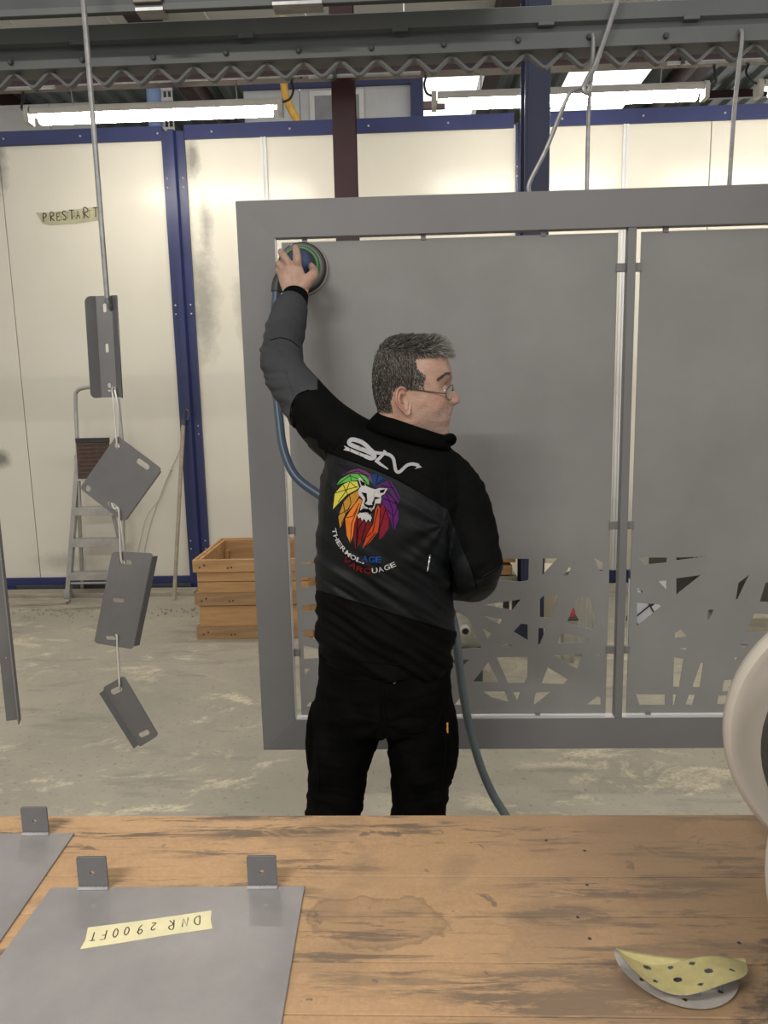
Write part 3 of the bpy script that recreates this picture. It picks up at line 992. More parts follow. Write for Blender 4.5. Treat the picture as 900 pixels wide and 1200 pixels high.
tr_ = obj('tray', MB().prism([(p.x, YA - .02, q.z), (q.x, YA - .02, q.z), (q.x, YA + .0, p.z), (p.x, YA + .0, p.z)], (0, .012, 0)), M['tray'], t)
n = 9
for k in range(n):
    z = q.z + (p.z - q.z) * (k + .5) / n
    obj('tray_rib', MB().box(p.x + .02, q.x - .02, YA - .03 + .02 * k / n, YA - .012 + .02 * k / n, z - .006, z + .006), M['tray'], tr_)
obj('tray_edge', MB().box(p.x - .012, q.x + .01, YA - .035, YA + .02, q.z - .018, q.z), M['alu'], tr_)
obj('tray_top_edge', MB().box(p.x, q.x, YA - .01, YA + .02, p.z - .006, p.z + .03), M['black_plastic'], tr_)

# wooden pole with a hook, leaning on the wall
pb = on_z(204, 703, .0)
pt = on_y(215, 492, YW - .11)
t = thing('hooked_pole', 'thin pale wooden pole with wire hook leaning on wall beside the blue post', 'pole', pb)
obj('shaft', MB().tube([pb, pb * .5 + pt * .5, pt], .0165, 10), pm('pole_wood', (.36, .31, .23), (.27, .23, .17), 20, .6), t, smooth=True)
obj('ferrule', MB().tube([pt * .97 + pb * .03, pt * 1.0], .021, 10), M['rail_dark'], t)
obj('hook', MB().tube(smooth_path([pt + Vector((0, 0, -.02)), pt + Vector((.01, 0, .05)), pt + Vector((.03, 0, .085)), pt + Vector((.05, -.01, .06)), pt + Vector((.04, -.02, .0))], 6), .006, 6), M['rail_dark'], t, smooth=True)
# loose white cord hanging on the wall
cpt = [on_y(a, b, YW - .02) for a, b in ((213, 520), (207, 536), (200, 550), (186, 585), (176, 615), (168, 650), (164, 662))]
c2 = [on_y(a, b, YW - .03) for a, b in ((200, 550), (188, 582), (172, 605), (163, 640), (158, 662))]
t = thing('cord', 'thin white cord hanging in loops on the wall left of the pole', 'cord', cpt[-1])
obj('cord_strand', MB().tube(smooth_path(cpt, 5), .0035, 5), M['wire'], t, smooth=True)
obj('cord_strand', MB().tube(smooth_path(c2, 5), .003, 5), M['wire'], t, smooth=True)
obj('cord_knot', MB().ball(cpt[2], .014, 8), M['wire'], t, smooth=True)

# long boards and dust along the foot of the wall
def board(label, px0, px1, y, z, wd, th, rot, mat='board'):
    a, b = on_y(px0, 690, y).x, on_y(px1, 690, y).x
    ct = Vector(((a + b) / 2, y, z + th / 2))
    u = Vector((math.cos(rot), math.sin(rot), 0))
    o = obj('loose_board', MB().obox(ct, u * (b - a) / 2, Vector((-u.y, u.x, 0)) * wd / 2, Vector((0, 0, th / 2))), M[mat], bevel=.004)
    return tag(o, label, 'board', 'boards along the wall foot')


board('long dusty board lying flat on the floor before the wall', -40, 230, 6.02, 0, .16, .03, .0)
board('splintered dusty board lying in front of the long board', -10, 78, 5.74, 0, .10, .022, .03)
board('short crooked offcut lying by the ladder foot', 62, 120, 5.62, 0, .09, .018, .12)
board('dark plank on edge behind the ladder feet', 20, 225, 6.16, 0, .022, .05, 0, 'rail_dark')
ds = MB()
rr = random.Random(5)
for k in range(130):
    x, y = rr.uniform(-3.4, -1.62), 5.56 - abs(rr.gauss(0, .12))
    s = rr.uniform(.002, .008) * (1 if k % 9 else 2.5)
    a = rr.uniform(0, 6)
    ds.obox((x, y, .004), (s * math.cos(a), s * math.sin(a), 0), (-s * .5 * math.sin(a), s * .5 * math.cos(a), 0), (0, 0, .005))
tag(obj('floor_debris', ds, M['board']), 'dust and wood chips scattered along the wall foot', 'debris', kind='stuff')

# ================================================================== WOODEN CRATE (stacked pallet collars)
def crate(label, x0, x1, y0, dep, ztop_, nb=3, board_h=.13):
    t = thing('wooden_crate', label, 'crate', ((x0 + x1) / 2, y0 + dep / 2, 0))
    th = .022
    y1 = y0 + dep
    nrow = 3
    # boards: panels between battens
    zs_ = [0, ztop_ * .42, ztop_ * .72, ztop_ - .002]
    for k in range(3):
        a, b = zs_[k] + .003, zs_[k + 1] - .003
        for nm, bx in (('front_board', (x0 + .02, x1 - .02, y0 + .02, y0 + .02 + th, a, b)), ('rear_board', (x0 + .02, x1 - .02, y1 - .02 - th, y1 - .02, a, b)),
                       ('side_board', (x0 + .02, x0 + .02 + th, y0 + .045, y1 - .045, a, b)), ('side_board', (x1 - .02 - th, x1 - .02, y0 + .045, y1 - .045, a, b))):
            obj(nm, MB().box(*bx), M['wood'], t, bevel=.002)
    for z in (.0, ztop_ * .43, ztop_ - .082):
        h = .086
        for nm, bx in (('batten', (x0, x1, y0 - .004, y0 + .02, z, z + h)), ('batten', (x0, x1, y1 - .02, y1, z, z + h)), ('batten', (x0, x0 + .02, y0 + .02, y1 - .02, z, z + h)), ('batten', (x1 - .02, x1, y0 + .02, y1 - .02, z, z + h))):
            bo = obj(nm, MB().box(*bx), M['wood'] if z > ztop_ * .6 else M['wood_dark'], t, bevel=.003)
            if bx[3] < y0 + .03:
                for xk in (.06, .10, .30, .33, .62, .66, .9):
                    obj('nail_hole', MB().lathe((x0 + (x1 - x0) * xk, y0 - .0045, z + h * (.3 + .4 * ((xk * 37) % 1))), (0, -1, 0), [(0, .007), (.001, .006)], 8), M['knot'], bo)
    for px_ in (x0 + .045, x1 - .075):
        obj('corner_post', MB().box(px_, px_ + .03, y1 - .09, y1 - .045, .02, ztop_ - .08), M['wood'], t, bevel=.002)
    for k in range(4):
        obj('bottom_board', MB().box(x0 + .045 + (x1 - x0 - .09) * k / 4 + .003, x0 + .045 + (x1 - x0 - .09) * (k + 1) / 4 - .003, y0 + .045, y1 - .045, .03, .05), M['wood_dark'], t)
    return t


yc0 = 4.82
zc = on_y(228, 657, yc0).z
crate('open pine crate of battened boards standing behind the frame', on_y(228, 700, yc0).x, on_y(367, 745, yc0).x, yc0, on_z(262, 631, zc).y - yc0, zc)

# ================================================================== CLUTTER BEHIND THE FRAME (seen through the openings)
# machine casting with a pipe socket
mc = on_y(545, 738, 3.9)
t = thing('motor_casting', 'dusty pale cast machine housing with a round pipe socket', 'machine', (mc.x, 3.95, 0))
M['cast'] = pm('dusty_casting', (.46, .45, .38), (.30, .29, .24), 14, .6, bump=.4, bscale=50)
obj('stand', MB().box(mc.x - .16, mc.x + .10, 3.92, 4.25, 0, mc.z - .14), M['rail_dark'], t, bevel=.01)
obj('body', MB().lathe((mc.x - .02, 3.96, mc.z + .05), (.25, 1, 0), [(0, .06), (.01, .15), (.05, .20), (.12, .20), (.13, .16), (.34, .16), (.36, .08)], 28), M['cast'], t, smooth=True)
for k in range(8):
    a = k * PI / 4
    obj('flange_bolt', MB().lathe((mc.x - .02 + .165 * math.cos(a), 3.985, mc.z + .05 + .165 * math.sin(a)), (0, -1, 0), [(0, .014), (.02, .013), (.022, .008)], 8), M['zinc'], t)
s_ = obj('pipe_socket', MB().lathe((mc.x, 3.92, mc.z), (0, -1, 0), [(0, .028), (.05, .030), (.055, .026), (.055, .019), (.01, .018)], 24), M['cast'], t, smooth=True)
obj('socket_bore', MB().lathe((mc.x, 3.89, mc.z), (0, -1, 0), [(0, .0175), (.004, .0175)], 20), M['black_plastic'], s_)
for k in range(5):
    obj('cooling_fin', MB().obox((mc.x - .10 + k * .03, 4.02, mc.z + .21), (.005, 0, 0), (0, .05, 0), (0, 0, .03)), M['cast'], t)
# low timber stack with odds and ends
YQ = 4.6
for k, (px0, px1, zz0, hh, m_, lb) in enumerate(((566, 604, .56, .035, 'wood', 'pale timber offcut on top of the small stack behind the elbow'), (560, 600, .48, .06, 'wood', 'thick pine block in the middle of the small stack'), (555, 606, .42, .05, 'board', 'dusty plank low in the small stack'))):
    a, b = on_y(px0, 700, YQ).x, on_y(px1, 700, YQ).x
    tag(obj('timber_offcut', MB().box(a, b, YQ, YQ + .5, zz0, zz0 + hh), M[m_], bevel=.004), lb, 'timber', 'timber offcuts behind the frame')
a, b = on_y(555, 700, YQ).x, on_y(608, 700, YQ).x
t = thing('trestle_box', 'grey box trestle carrying the timber offcuts', 'trestle', ((a + b) / 2, YQ + .25, 0))
obj('top_plate', MB().box(a, b, YQ, YQ + .5, .39, .42), M['rail_dark'], t)
for x in (a, b - .04):
    for y in (YQ, YQ + .46):
        obj('leg', MB().box(x, x + .04, y, y + .04, 0, .39), M['rail_dark'], t)
# boards leaning against the wall
def lean_board(label, px0, px1, ztop_, m_, dy=0.0, lean=None):
    y0_ = 5.75 + dy
    a, b = on_y(px0, 680, y0_).x, on_y(px1, 680, y0_).x
    o = obj('leaning_board', MB().prism([(a, y0_, 0), (b, y0_, 0), (b, y0_ + .03, 0), (a, y0_ + .03, 0)], (0, YW - .05 - y0_ - .03 if lean is None else lean, ztop_)), m_, bevel=.003)
    return tag(o, label, 'board', 'boards leaning on the back wall')


M['beige'] = pm('beige_board', (.56, .50, .38), (.47, .42, .32), 3, .6)
M['whiteboard'] = pm('pale_streaked_board', (.50, .49, .43), (.33, .33, .28), 7, .6, stretch=(8, 1, .5))
lean_board('narrow brown timber leaning on the wall behind the elbow', 578, 590, .95, M['wood'])
lean_board('broad beige board leaning on the wall behind the elbow', 591, 610, 1.05, M['beige'], .05)
lean_board('tall beige sheet leaning right of the dark blue column', 640, 662, .98, M['beige'], .2)
lean_board('pale streaky sheet with worn face leaning behind the pierced panel', 668, 703, .47, M['whiteboard'], -1.3, .06)
# barrel, red cone
bx = on_y(645, 710, 5.25).x
t = thing('cardboard_drum', 'beige cardboard drum standing behind the pierced panel', 'drum', (bx, 5.25, 0))
obj('drum_body', MB().lathe((bx, 5.25, .0), (0, 0, 1), [(0, .13), (.02, .14), (.36, .14), (.37, .13)], 28), M['beige'], t, smooth=True)
obj('drum_hoop', MB().lathe((bx, 5.25, .325), (0, 0, 1), [(0, .142), (.02, .145), (.035, .142)], 28), M['zinc'], t, smooth=True)
M['red'] = pm('red_plastic', (.42, .035, .045), (.34, .03, .04), 6, .5)
ta, tb_x = on_y(656, 740, 4.4).x, on_y(672, 740, 4.4).x
zt4 = .27
t = thing('plastic_tub', 'narrow grey dusty tub left of the pale streaky sheet', 'tub', ((ta + tb_x) / 2, 4.3, 0))
obj('tub_body', MB().rings([[(ta + e, 4.30 + e, z), (tb_x - e, 4.30 + e, z), (tb_x - e, 4.42 - e, z), (ta + e, 4.42 - e, z)] for e, z in ((.012, 0), (0, zt4), (.008, zt4), (.02, .02))]), M['cast'], t)
obj('tub_lid', MB().box(ta - .006, tb_x + .006, 4.294, 4.426, zt4, zt4 + .014), M['rail_dark'], t, bevel=.003)
cx_ = on_y(665, 720, 4.36).x
t = thing('red_cone', 'small red marker cone standing on the narrow grey tub', 'cone', (cx_, 4.36, zt4 + .014))
obj('cone_body', MB().lathe((cx_, 4.36, zt4 + .020), (0, 0, 1), [(0, .048), (.02, .044), (.13, .010), (.134, .005)], 24), M['red'], t, smooth=True)
obj('cone_base', MB().box(cx_ - .04, cx_ + .035, 4.31, 4.41, zt4 + .014, zt4 + .024), M['red'], t, bevel=.003)
# white marked board, dark machine cabinets further right
yw_ = 5.0
a, b = on_y(737, 700, yw_).x, on_y(783, 700, yw_).x
t = thing('white_marked_board', 'white board with thin black crossing lines on a low foot', 'board', ((a + b) / 2, yw_, 0))
zz0, zz1 = on_y(750, 742, yw_).z, on_y(750, 676, yw_).z
M['brightwhite'] = pm('white_coated_board', (.78, .80, .86), (.72, .74, .8), 3, .4)
obj('board_face', MB().box(a, b, yw_, yw_ + .02, zz0, zz1), M['brightwhite'], t)
obj('blue_head_strip', MB().box(a, b, yw_ - .006, yw_ + .026, zz1 - .01, zz1 + .04), M['blue'], t)
for (x0_, z0_, x1_, z1_) in ((.02, .2, .98, .75), (.15, .95, .75, .25), (.5, .9, .5, .7), (.35, .55, .75, .62), (.05, .4, .25, .62), (.55, .48, .8, .6)):
    pA = Vector((a + (b - a) * x0_, yw_ - .004, zz0 + (zz1 - zz0) * z0_))
    pB = Vector((a + (b - a) * x1_, yw_ - .004, zz0 + (zz1 - zz0) * z1_))
    obj('black_line', MB().tube([pA, pB], .0045, 5), M['black_plastic'], t)
for x in (a + .03, b - .06):
    obj('foot', MB().box(x, x + .03, yw_ - .1, yw_ + .15, 0, .03).box(x, x + .03, yw_, yw_ + .03, .03, zz0), M['rail_dark'], t)
def cabinet(label, px0, px1, y, ztop_, m_, name='machine_cabinet'):
    a, b = on_y(px0, 700, y).x, on_y(px1, 700, y).x
    t = thing(name, label, 'cabinet', ((a + b) / 2, y + .3, 0))
    obj('carcass', MB().box(a, b, y, y + .6, .08, ztop_), M[m_], t, bevel=.006)
    obj('plinth', MB().box(a + .02, b - .02, y + .03, y + .57, 0, .08), M['black_plastic'], t)
    for k in range(2):
        d = obj('door', MB().box(a + .015 + (b - a) * k / 2, a - .015 + (b - a) * (k + 1) / 2, y - .016, y, .12, ztop_ - .05), M[m_], t, bevel=.004)
        obj('handle', MB().tube([(a + (b - a) * (.44 + .12 * k), y - .03, ztop_ * .5), (a + (b - a) * (.44 + .12 * k), y - .03, ztop_ * .5 + .12)], .008, 6), M['zinc'], d)
    return t


M['darkcab'] = pm('dark_green_cabinet', (.06, .062, .055), (.045, .046, .042), 4, .5)
cabinet('dark low machine cabinet with two doors behind the right panel', 790, 834, 5.3, .62, 'darkcab')
cabinet('grey brown low cabinet behind the white spool', 872, 985, 4.9, .62, 'darkcab')
tag(obj('grey_pallet_board', MB().box(on_y(870, 730, 4.6).x, on_y(960, 730, 4.6).x, 4.6, 4.86, 0, .18), M['board'], bevel=.01), 'dusty timber block on the floor before the low cabinet', 'timber')

# ================================================================== WORKBENCH
ZB = .85
bench = thing('workbench', 'long chipboard topped workbench with worn dark streaks in the foreground', 'workbench', (0, .8, 0))
edges = [1.292, 1.111, 1.018, .925, .835, .72, .60, .48, .34]
rr = random.Random(3)
for i in range(len(edges) - 1):
    y1, y0 = edges[i], edges[i + 1]
    b_ = MB().add([(-1.5, y0 + .0008 + .0, ZB - .03), (1.6, y0 + .0008, ZB - .03), (1.6, y1 - .0008 + (.002 if i == 0 else 0), ZB - .03), (-1.5, y1 - .0008 - (.003 if i == 0 else 0), ZB - .03),
                   (-1.5, y0 + .0008, ZB), (1.6, y0 + .0008, ZB), (1.6, y1 - .0008 + (.002 if i == 0 else 0), ZB), (-1.5, y1 - .0008 - (.003 if i == 0 else 0), ZB)],
                  [(3, 2, 1, 0), (4, 5, 6, 7), (0, 1, 5, 4), (1, 2, 6, 5), (2, 3, 7, 6), (3, 0, 4, 7)])
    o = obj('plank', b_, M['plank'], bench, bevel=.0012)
obj('apron', MB().box(-1.4, 1.5, 1.20, 1.24, ZB - .15, ZB - .03), M['wood_dark'], bench)
obj('apron', MB().box(-1.4, 1.5, .40, .44, ZB - .15, ZB - .03), M['wood_dark'], bench)
for x in (-1.38, 1.40):
    for y in (.40, 1.16):
        obj('leg', MB().box(x, x + .08, y, y + .08, 0, ZB - .03), M['wood_dark'], bench)
# screw heads sunk into the top
for px_, py_ in ((685, 997), (688, 1037), (677, 1075), (691, 1100), (866, 1105), (640, 985)):
    p = on_z(px_, py_, ZB)
    obj('sunk_screw', MB().lathe(p, (0, 0, 1), [(0, .0028), (.0006, .0024)], 8), M['black_plastic'], bench)

# ------------------------------------------------------------------ hand lettering
STROKES = {
    'D': [[(0, 0), (0, 1), (.45, .9), (.62, .5), (.45, .1), (0, 0)]], 'N': [[(0, 0), (.03, 1), (.55, 0), (.6, 1)]],
    'R': [[(0, 0), (0, 1), (.45, .95), (.5, .65), (.05, .5), (.55, 0)]], '2': [[(0, .8), (.2, 1), (.45, .85), (.4, .55), (0, .05), (.5, 0)]],
    '9': [[(.5, .75), (.25, 1), (.02, .75), (.2, .5), (.48, .65), (.5, .85), (.4, .3), (.1, 0)]], '0': [[(.25, 1), (.03, .7), (.05, .25), (.27, 0), (.48, .3), (.47, .75), (.25, 1)]],
    'F': [[(0, 0), (.03, 1), (.55, 1)], [(.02, .52), (.42, .52)]], 'T': [[(0, 1), (.6, .97)], [(.32, .98), (.28, 0)]], 'P': [[(0, 0), (.03, 1), (.45, .95), (.5, .65), (.03, .48)]],
    'E': [[(.5, 1), (.02, .97), (0, .02), (.5, 0)], [(.02, .5), (.42, .52)]], 'S': [[(.5, .9), (.25, 1), (.03, .8), (.25, .55), (.5, .3), (.28, 0), (0, .12)]], 'A': [[(0, 0), (.28, 1), (.55, 0)], [(.1, .38), (.46, .38)]]}


def ribbon(mb, P3, wd, nrm):
    """thin flat stroke along 3-D points"""
    rs = []
    for i, p in enumerate(P3):
        a, b = P3[max(i - 1, 0)], P3[min(i + 1, len(P3) - 1)]
        t = (b - a).normalized()
        q = nrm.cross(t).normalized() * wd / 2
        rs.append([p + q, p - q])
    b0 = len(mb.v)
    for r in rs: mb.v += r
    for i in range(len(rs) - 1):
        mb.f.append([b0 + 2 * i, b0 + 2 * i + 1, b0 + 2 * i + 3, b0 + 2 * i + 2])
        mb.m.append(0)


def hand_text(name, items, wd, org, ux, uy, nrm, mat, parent, seed=1):
    """items: (char, u, v, height, width) along ux, uy"""
    rg = random.Random(seed)
    for (chh, u, v, h, wdt) in items:
        mb = MB()
        for st in STROKES[chh]:
            pts = [org + ux * (u + a * wdt + rg.uniform(-.02, .02) * wdt) + uy * (v + b * h) for a, b in st]
            pts = smooth_path(pts, 4) if chh in 'DRS290P' else pts
            ribbon(mb, pts, wd, nrm)
        o = obj(name, mb, mat, parent)


# PRESTART tape on the wall (behind the hanging rod)
YTp = YW - .002
c = [on_y(a, b, YTp) for a, b in ((42, 249), (60, 249), (90, 245), (117, 242), (117, 258), (90, 262), (60, 264), (50, 262), (46, 256))]
tape = thing('tape_sign', 'strip of old masking tape hand lettered PRESTART on cream wall', 'tape', c[5], )
obj('tape_strip', MB().prism(c, (0, -.0012, 0)), M['tape_old'], tape)
p0, p1, ph = on_y(50, 262, YTp), on_y(117, 256, YTp), on_y(50, 250, YTp)
ux = (p1 - p0).normalized()
uy = Vector((0, 0, 1))
Lt = (p1 - p0).length
items = [(ch_, Lt * f, .012 + .0 * k, .062 * s, .050 * s) for k, (ch_, f, s) in enumerate((('P', .02, 1), ('R', .15, 1.05), ('E', .26, .95), ('S', .36, 1.1), ('T', .485, 1.15), ('A', .60, 1.0), ('R', .735, 1.25), ('T', .90, 1.2)))]
hand_text('lettering', items, .0085, p0 + Vector((0, -.0022, 0)), ux, uy, Vector((0, -1, 0)), M['ink'], tape)
items = [(ch_, Lt * f, .014, .056, .046) for ch_, f in (('S', .30), ('T', .42), ('A', .53), ('S', .70), ('T', .80))]
hand_text('faint_lettering', items, .005, p0 + Vector((0, -.0019, 0)), ux, uy, Vector((0, -1, 0)), M['ink_faint'], tape, 4)

# ------------------------------------------------------------------ steel plates lying on the bench
M['plate'] = pm('greyed_sheet_steel', (.335, .315, .305), (.255, .24, .235), 7, .42, .45, bump=.06, bscale=400, lo=.3, hi=.7)
M['tab'] = pm('dark_steel_tab', (.145, .145, .15), (.11, .11, .115), 8, .45, .4)
M['weld'] = pm('weld_seam', (.45, .44, .43), (.3, .3, .3), 60, .4, .7)


def bench_plate(label, TL, TR, BR, BL, tabs):
    zt_ = ZB + .0035
    q = [on_z(*p, zt_) if len(p) == 2 else Vector(p) for p in (TL, TR, BR, BL)]
    ctr = sum(q, Vector()) / 4
    t = thing('steel_plate', label, 'steel plate', (ctr.x, ctr.y, ZB))
    obj('sheet', MB().prism([v - Vector((0, 0, .0030)) for v in q], (0, 0, .0030)), M['plate'], t, bevel=.0008)
    e = (q[1] - q[0]).normalized()
    back = Vector((-e.y, e.x, 0))
    for (pxa, pxb, pyb, pyt) in tabs:
        A, B = on_z(pxa, pyb, zt_), on_z(pxb, pyb, zt_)
        wd = (B - A).dot(e)
        base = q[0] + e * (A - q[0]).dot(e) - back * .002
        # height so that the top edge meets the photographed one on the tab's plane
        ht = on_y(pxa, pyt, base.y).z - zt_
        u_ = lambda u, v, h: base + e * u + Vector((0, 0, v)) + back * h
        out = round_poly([Vector((0, 0)), Vector((wd, 0)), Vector((wd * 1.0, ht)), Vector((0, ht))], .0035)
        hole = [(wd * .5 + .0038 * math.cos(k * PI / 7), ht * .5 + .0038 * math.sin(k * PI / 7)) for k in range(14)]
        me = sheet([tuple(p) for p in out], [hole], .0035, u_)
        tb_ = link_mesh('tab', me, M['tab'], t)
        wl_ = MB()
        n = 14
        pts = [base + e * (wd * (-.02 + 1.04 * k / n)) - back * .003 + Vector((0, 0, .0012)) for k in range(n + 1)]
        obj('weld_bead', MB().tube(pts, [.0028 + .0008 * (k % 2) for k in range(n + 1)], 8), M['weld'], tb_, smooth=True)
    return t


BRf = on_z(325, 1222, ZB + .0035)
BLf = on_z(-60, 1222, ZB + .0035)
pl1 = bench_plate('nearest grey steel plate with two tabs and a tape strip, on workbench', (60, 1040), (357, 1038), (326, 1222), (-75, 1222), [(96, 130, 1036, 1004), (292, 326, 1036, 1003)])
pl2 = bench_plate('further grey steel plate with one tab showing, at the bench left edge', (-120, 977), (87, 976), (-12, 1120), (-330, 1120), [(30, 60, 974, 946)])
# tape with upside-down lettering, stuck to the near plate
zt_ = ZB + .0042
c = [on_z(a, b, zt_) for a, b in ((103, 1087), (150, 1081), (200, 1074), (248, 1067), (247, 1077), (249, 1088), (200, 1095), (140, 1105), (94, 1112), (100, 1102))]
tp_ = obj('tape_label', MB().prism([v - Vector((0, 0, .0005)) for v in c], (0, 0, .0007)), M['tape'], pl1)
tag(tp_, 'cream masking tape hand lettered DNR 2900FT, upside down')
A, B = on_z(242, 1069, zt_), on_z(100, 1091, zt_)
ux = (B - A).normalized()
uy = Vector((ux.y * -1, ux.x, 0))
low = on_z(245, 1086, zt_) - A
if uy.dot(low) < 0: uy = -uy
Lt = (B - A).length
hh = abs(uy.dot(low))
items = [(ch_, Lt * f, 0, hh * s * .58, .0125) for ch_, f, s in (('D', .055, .95), ('N', .155, .95), ('R', .27, 1), ('2', .42, .8), ('9', .525, 1), ('0', .635, .9), ('0', .725, .95), ('F', .82, .95), ('T', .90, .9))]
hand_text('lettering', items, .0016, A + uy * hh * .2 + Vector((0, 0, .0007)), ux, uy, Vector((0, 0, 1)), M['ink'], tp_, 3)

# ------------------------------------------------------------------ folded sanding disc
M['grit'] = pm('yellow_abrasive', (.36, .315, .135), (.30, .26, .115), 60, .75, bump=.3, bscale=900)
M['velcro'] = pm('grey_white_backing', (.34, .315, .29), (.28, .26, .24), 30, .7)
cA, cB = on_z(730, 1143, ZB + .03), on_z(878, 1140, ZB + .03)
cen = (on_z(728, 1150, ZB + .02) + on_z(880, 1150, ZB + .02)) / 2
Rd = (on_z(880, 1150, ZB + .02) - on_z(728, 1150, ZB + .02)).length / 2
t = thing('sanding_disc', 'yellow perforated sanding disc folded over on the bench', 'sanding disc', (cen.x, cen.y, ZB))
holes_ = [(0, 0, .0085)] + [(.052 * math.cos(k * PI / 4 + .3), .052 * math.sin(k * PI / 4 + .3), .0055) for k in range(8)] + [(.027 * math.cos(k * PI / 3 + .1), .027 * math.sin(k * PI / 3 + .1), .0038) for k in range(6)] + [(.070 * math.cos(k * PI / 4 + .7), .070 * math.sin(k * PI / 4 + .7), .0035) for k in range(8)]
holes_ = [h for h in holes_ if not -.036 < h[1] < .018]
hs_ = Rd / .085


def fold(u, v, h):
    """u along the fold, v across: v<0 lower leaf towards the viewer, v>0 folded back over the top"""
    rad = .014
    arc = PI * rad
    v = v + arc / 2 + .010
    if v < 0:
        y, z, ny, nz = v, -.0, 0, -1
        z += .10 * v * v / .08
    elif v < arc:
        a = v / rad
        y, z, ny, nz = rad * math.sin(a), rad - rad * math.cos(a), math.sin(a), -math.cos(a)
    else:
        s = v - arc
        y, z, ny, nz = -s * .93, 2 * rad + .13 * s + 1.6 * s * s * (.35 + 4 * u), 0, 1
    z += 1.7 * u * u * (1 if v < arc / 2 else .6) + .010 * math.sin(u * 40) * (v > arc)
    return Vector((cen.x + u * .985 + .0 * v, cen.y + .022 + y + ny * h - .10 * u, ZB + .004 + z + nz * h))


st_ = .0017
n = int(Rd / st_) + 1
for nm, h, m_ in (('abrasive_face', .0003, 'grit'), ('backing', -.0003, 'velcro')):
    idx = {}
    mb = MB()
    for i in range(-n, n):
        for j in range(-n, n):
            x, y = (i + .5) * st_, (j + .5) * st_
            if x * x + y * y > Rd * Rd: continue
            if any((x - a * hs_) ** 2 + (y - b * hs_) ** 2 < (r_ * hs_) ** 2 for a, b, r_ in holes_): continue
            f = []
            for di, dj in ((0, 0), (1, 0), (1, 1), (0, 1)):
                kx = (i + di, j + dj)
                if kx not in idx:
                    idx[kx] = len(mb.v)
                    X, Y = kx[0] * st_, kx[1] * st_
                    rr_ = math.hypot(X, Y)
                    if rr_ > Rd - st_ * .8: X, Y = X * Rd / rr_, Y * Rd / rr_
                    mb.v.append(fold(X, Y, h))
                f.append(idx[kx])
            mb.f.append(f)
            mb.m.append(0)
    me = mb.mesh(nm, smooth=True)
    link_mesh(nm, me, M[m_], t, fix=False)
# faint print lines on the backing
for k, (u, v) in enumerate(((-.02, -.045), (.012, -.05), (.045, -.040), (-.05, -.03))):
    mb = MB()
    for r_ in range(3):
        P3 = [fold(u + .004 * r_ + s * .004, v + s * .012, -.0009) for s in (-1, -.5, 0, .5, 1)]
        ribbon(mb, P3, .0022, Vector((0, 0, 1)))
    obj('print_mark', mb, pm('blue_grey_print', (.22, .23, .29), None, 5, .7), t)

# ------------------------------------------------------------------ wire spool at the right
c_far, c_near = Vector((.735, 1.09, ZB + .245)), Vector((.637, .735, ZB + .245))
ax = (c_near - c_far)
ax.z = 0
Ls = ax.length
ax = ax.normalized()
t = thing('wire_spool', 'big cream plastic wire spool standing at the right end of bench', 'spool', (.72, .9, ZB))
Rf = .243
for c, s, lb in ((c_far, 1, 'far'), (c_near, -1, 'near')):
    prof = [(-.016, .03), (-.016, Rf - .03), (-.020, Rf - .018), (-.018, Rf - .006), (-.006, Rf), (.008, Rf - .002), (.016, Rf - .010), (.014, Rf - .022), (.007, Rf - .032), (.005, Rf - .06), (.005, Rf - .068), (.005, .03)]
    obj('flange', MB().lathe(c, ax * s, prof, 72), M['spool'], t, smooth=True)
obj('core', MB().lathe(c_far, ax, [(0, .10), (Ls, .10)], 36), M['spool'], t, smooth=True)
ncoil = 26
for k in range(ncoil):
    d = .045 + (Ls - .10) * k / (ncoil - 1)
    c = c_far + ax * d
    rr_ = .192 + .004 * (k % 2)
    hw = (Ls - .10) / (ncoil - 1) * .5
    obj('wire_turn', MB().lathe(c, ax, [(-hw, rr_ - .008), (-hw * .6, rr_ - .001), (0, rr_), (hw * .6, rr_ - .001), (hw, rr_ - .008)], 56, cap=False), M['coil' if k % 4 else 'coil_light'], t, smooth=True)

# ================================================================== PERSON
YM = 1.80
person = thing('person', 'man in black work jacket and trousers sanding the frame, face turned right, glasses', 'person', (-.06, YM, 0))


def skin_mat():
    m = NT('skin')
    n1 = m.noise(38, 5, .6)
    c = m.mix(m.ramp(n1, .35, .68), (.385, .245, .18), (.285, .165, .12))
    n2 = m.noise(260, 3, .6)
    c = m.mix(m.math('MULTIPLY', m.ramp(n2, .5, .7), .22), c, (.25, .13, .10))
    at = m.n('ShaderNodeAttribute')
    at.attribute_name = 'complexion'
    sx = m.n('ShaderNodeSeparateColor')
    m.l(at.outputs['Color'], sx.inputs[0])
    sb = m.mix(m.ramp(m.noise(220, 3, .6), .4, .62), (.33, .235, .20), (.22, .165, .145))
    c = m.mix(m.math('MULTIPLY', sx.outputs[0], .55), c, sb)
    c = m.mix(sx.outputs[1], c, (.40, .145, .115))
    sc_ = m.mix(m.ramp(m.noise(300, 3, .6, src=m.map((1, 1, .35))), .4, .62), (.018, .015, .013), (.07, .058, .05))
    c = m.mix(m.ramp(m.math('ADD', sx.outputs[2], m.math('MULTIPLY', m.math('SUBTRACT', m.noise(180, 3, .6), .5), .5)), .35, .75), c, sc_)
    m.base(c)
    m.set(Roughness=.5)
    m.p.inputs['Subsurface Weight'].default_value = .08
    m.p.inputs['Subsurface Radius'].default_value = (.01, .004, .002)
    wr = m.noise(60, 4, .6, src=m.map((1, .6, 2.6)))
    m.bump(m.math('ADD', m.math('MULTIPLY', m.noise(420, 4, .6), .4), wr), .42, .003)
    return m.m


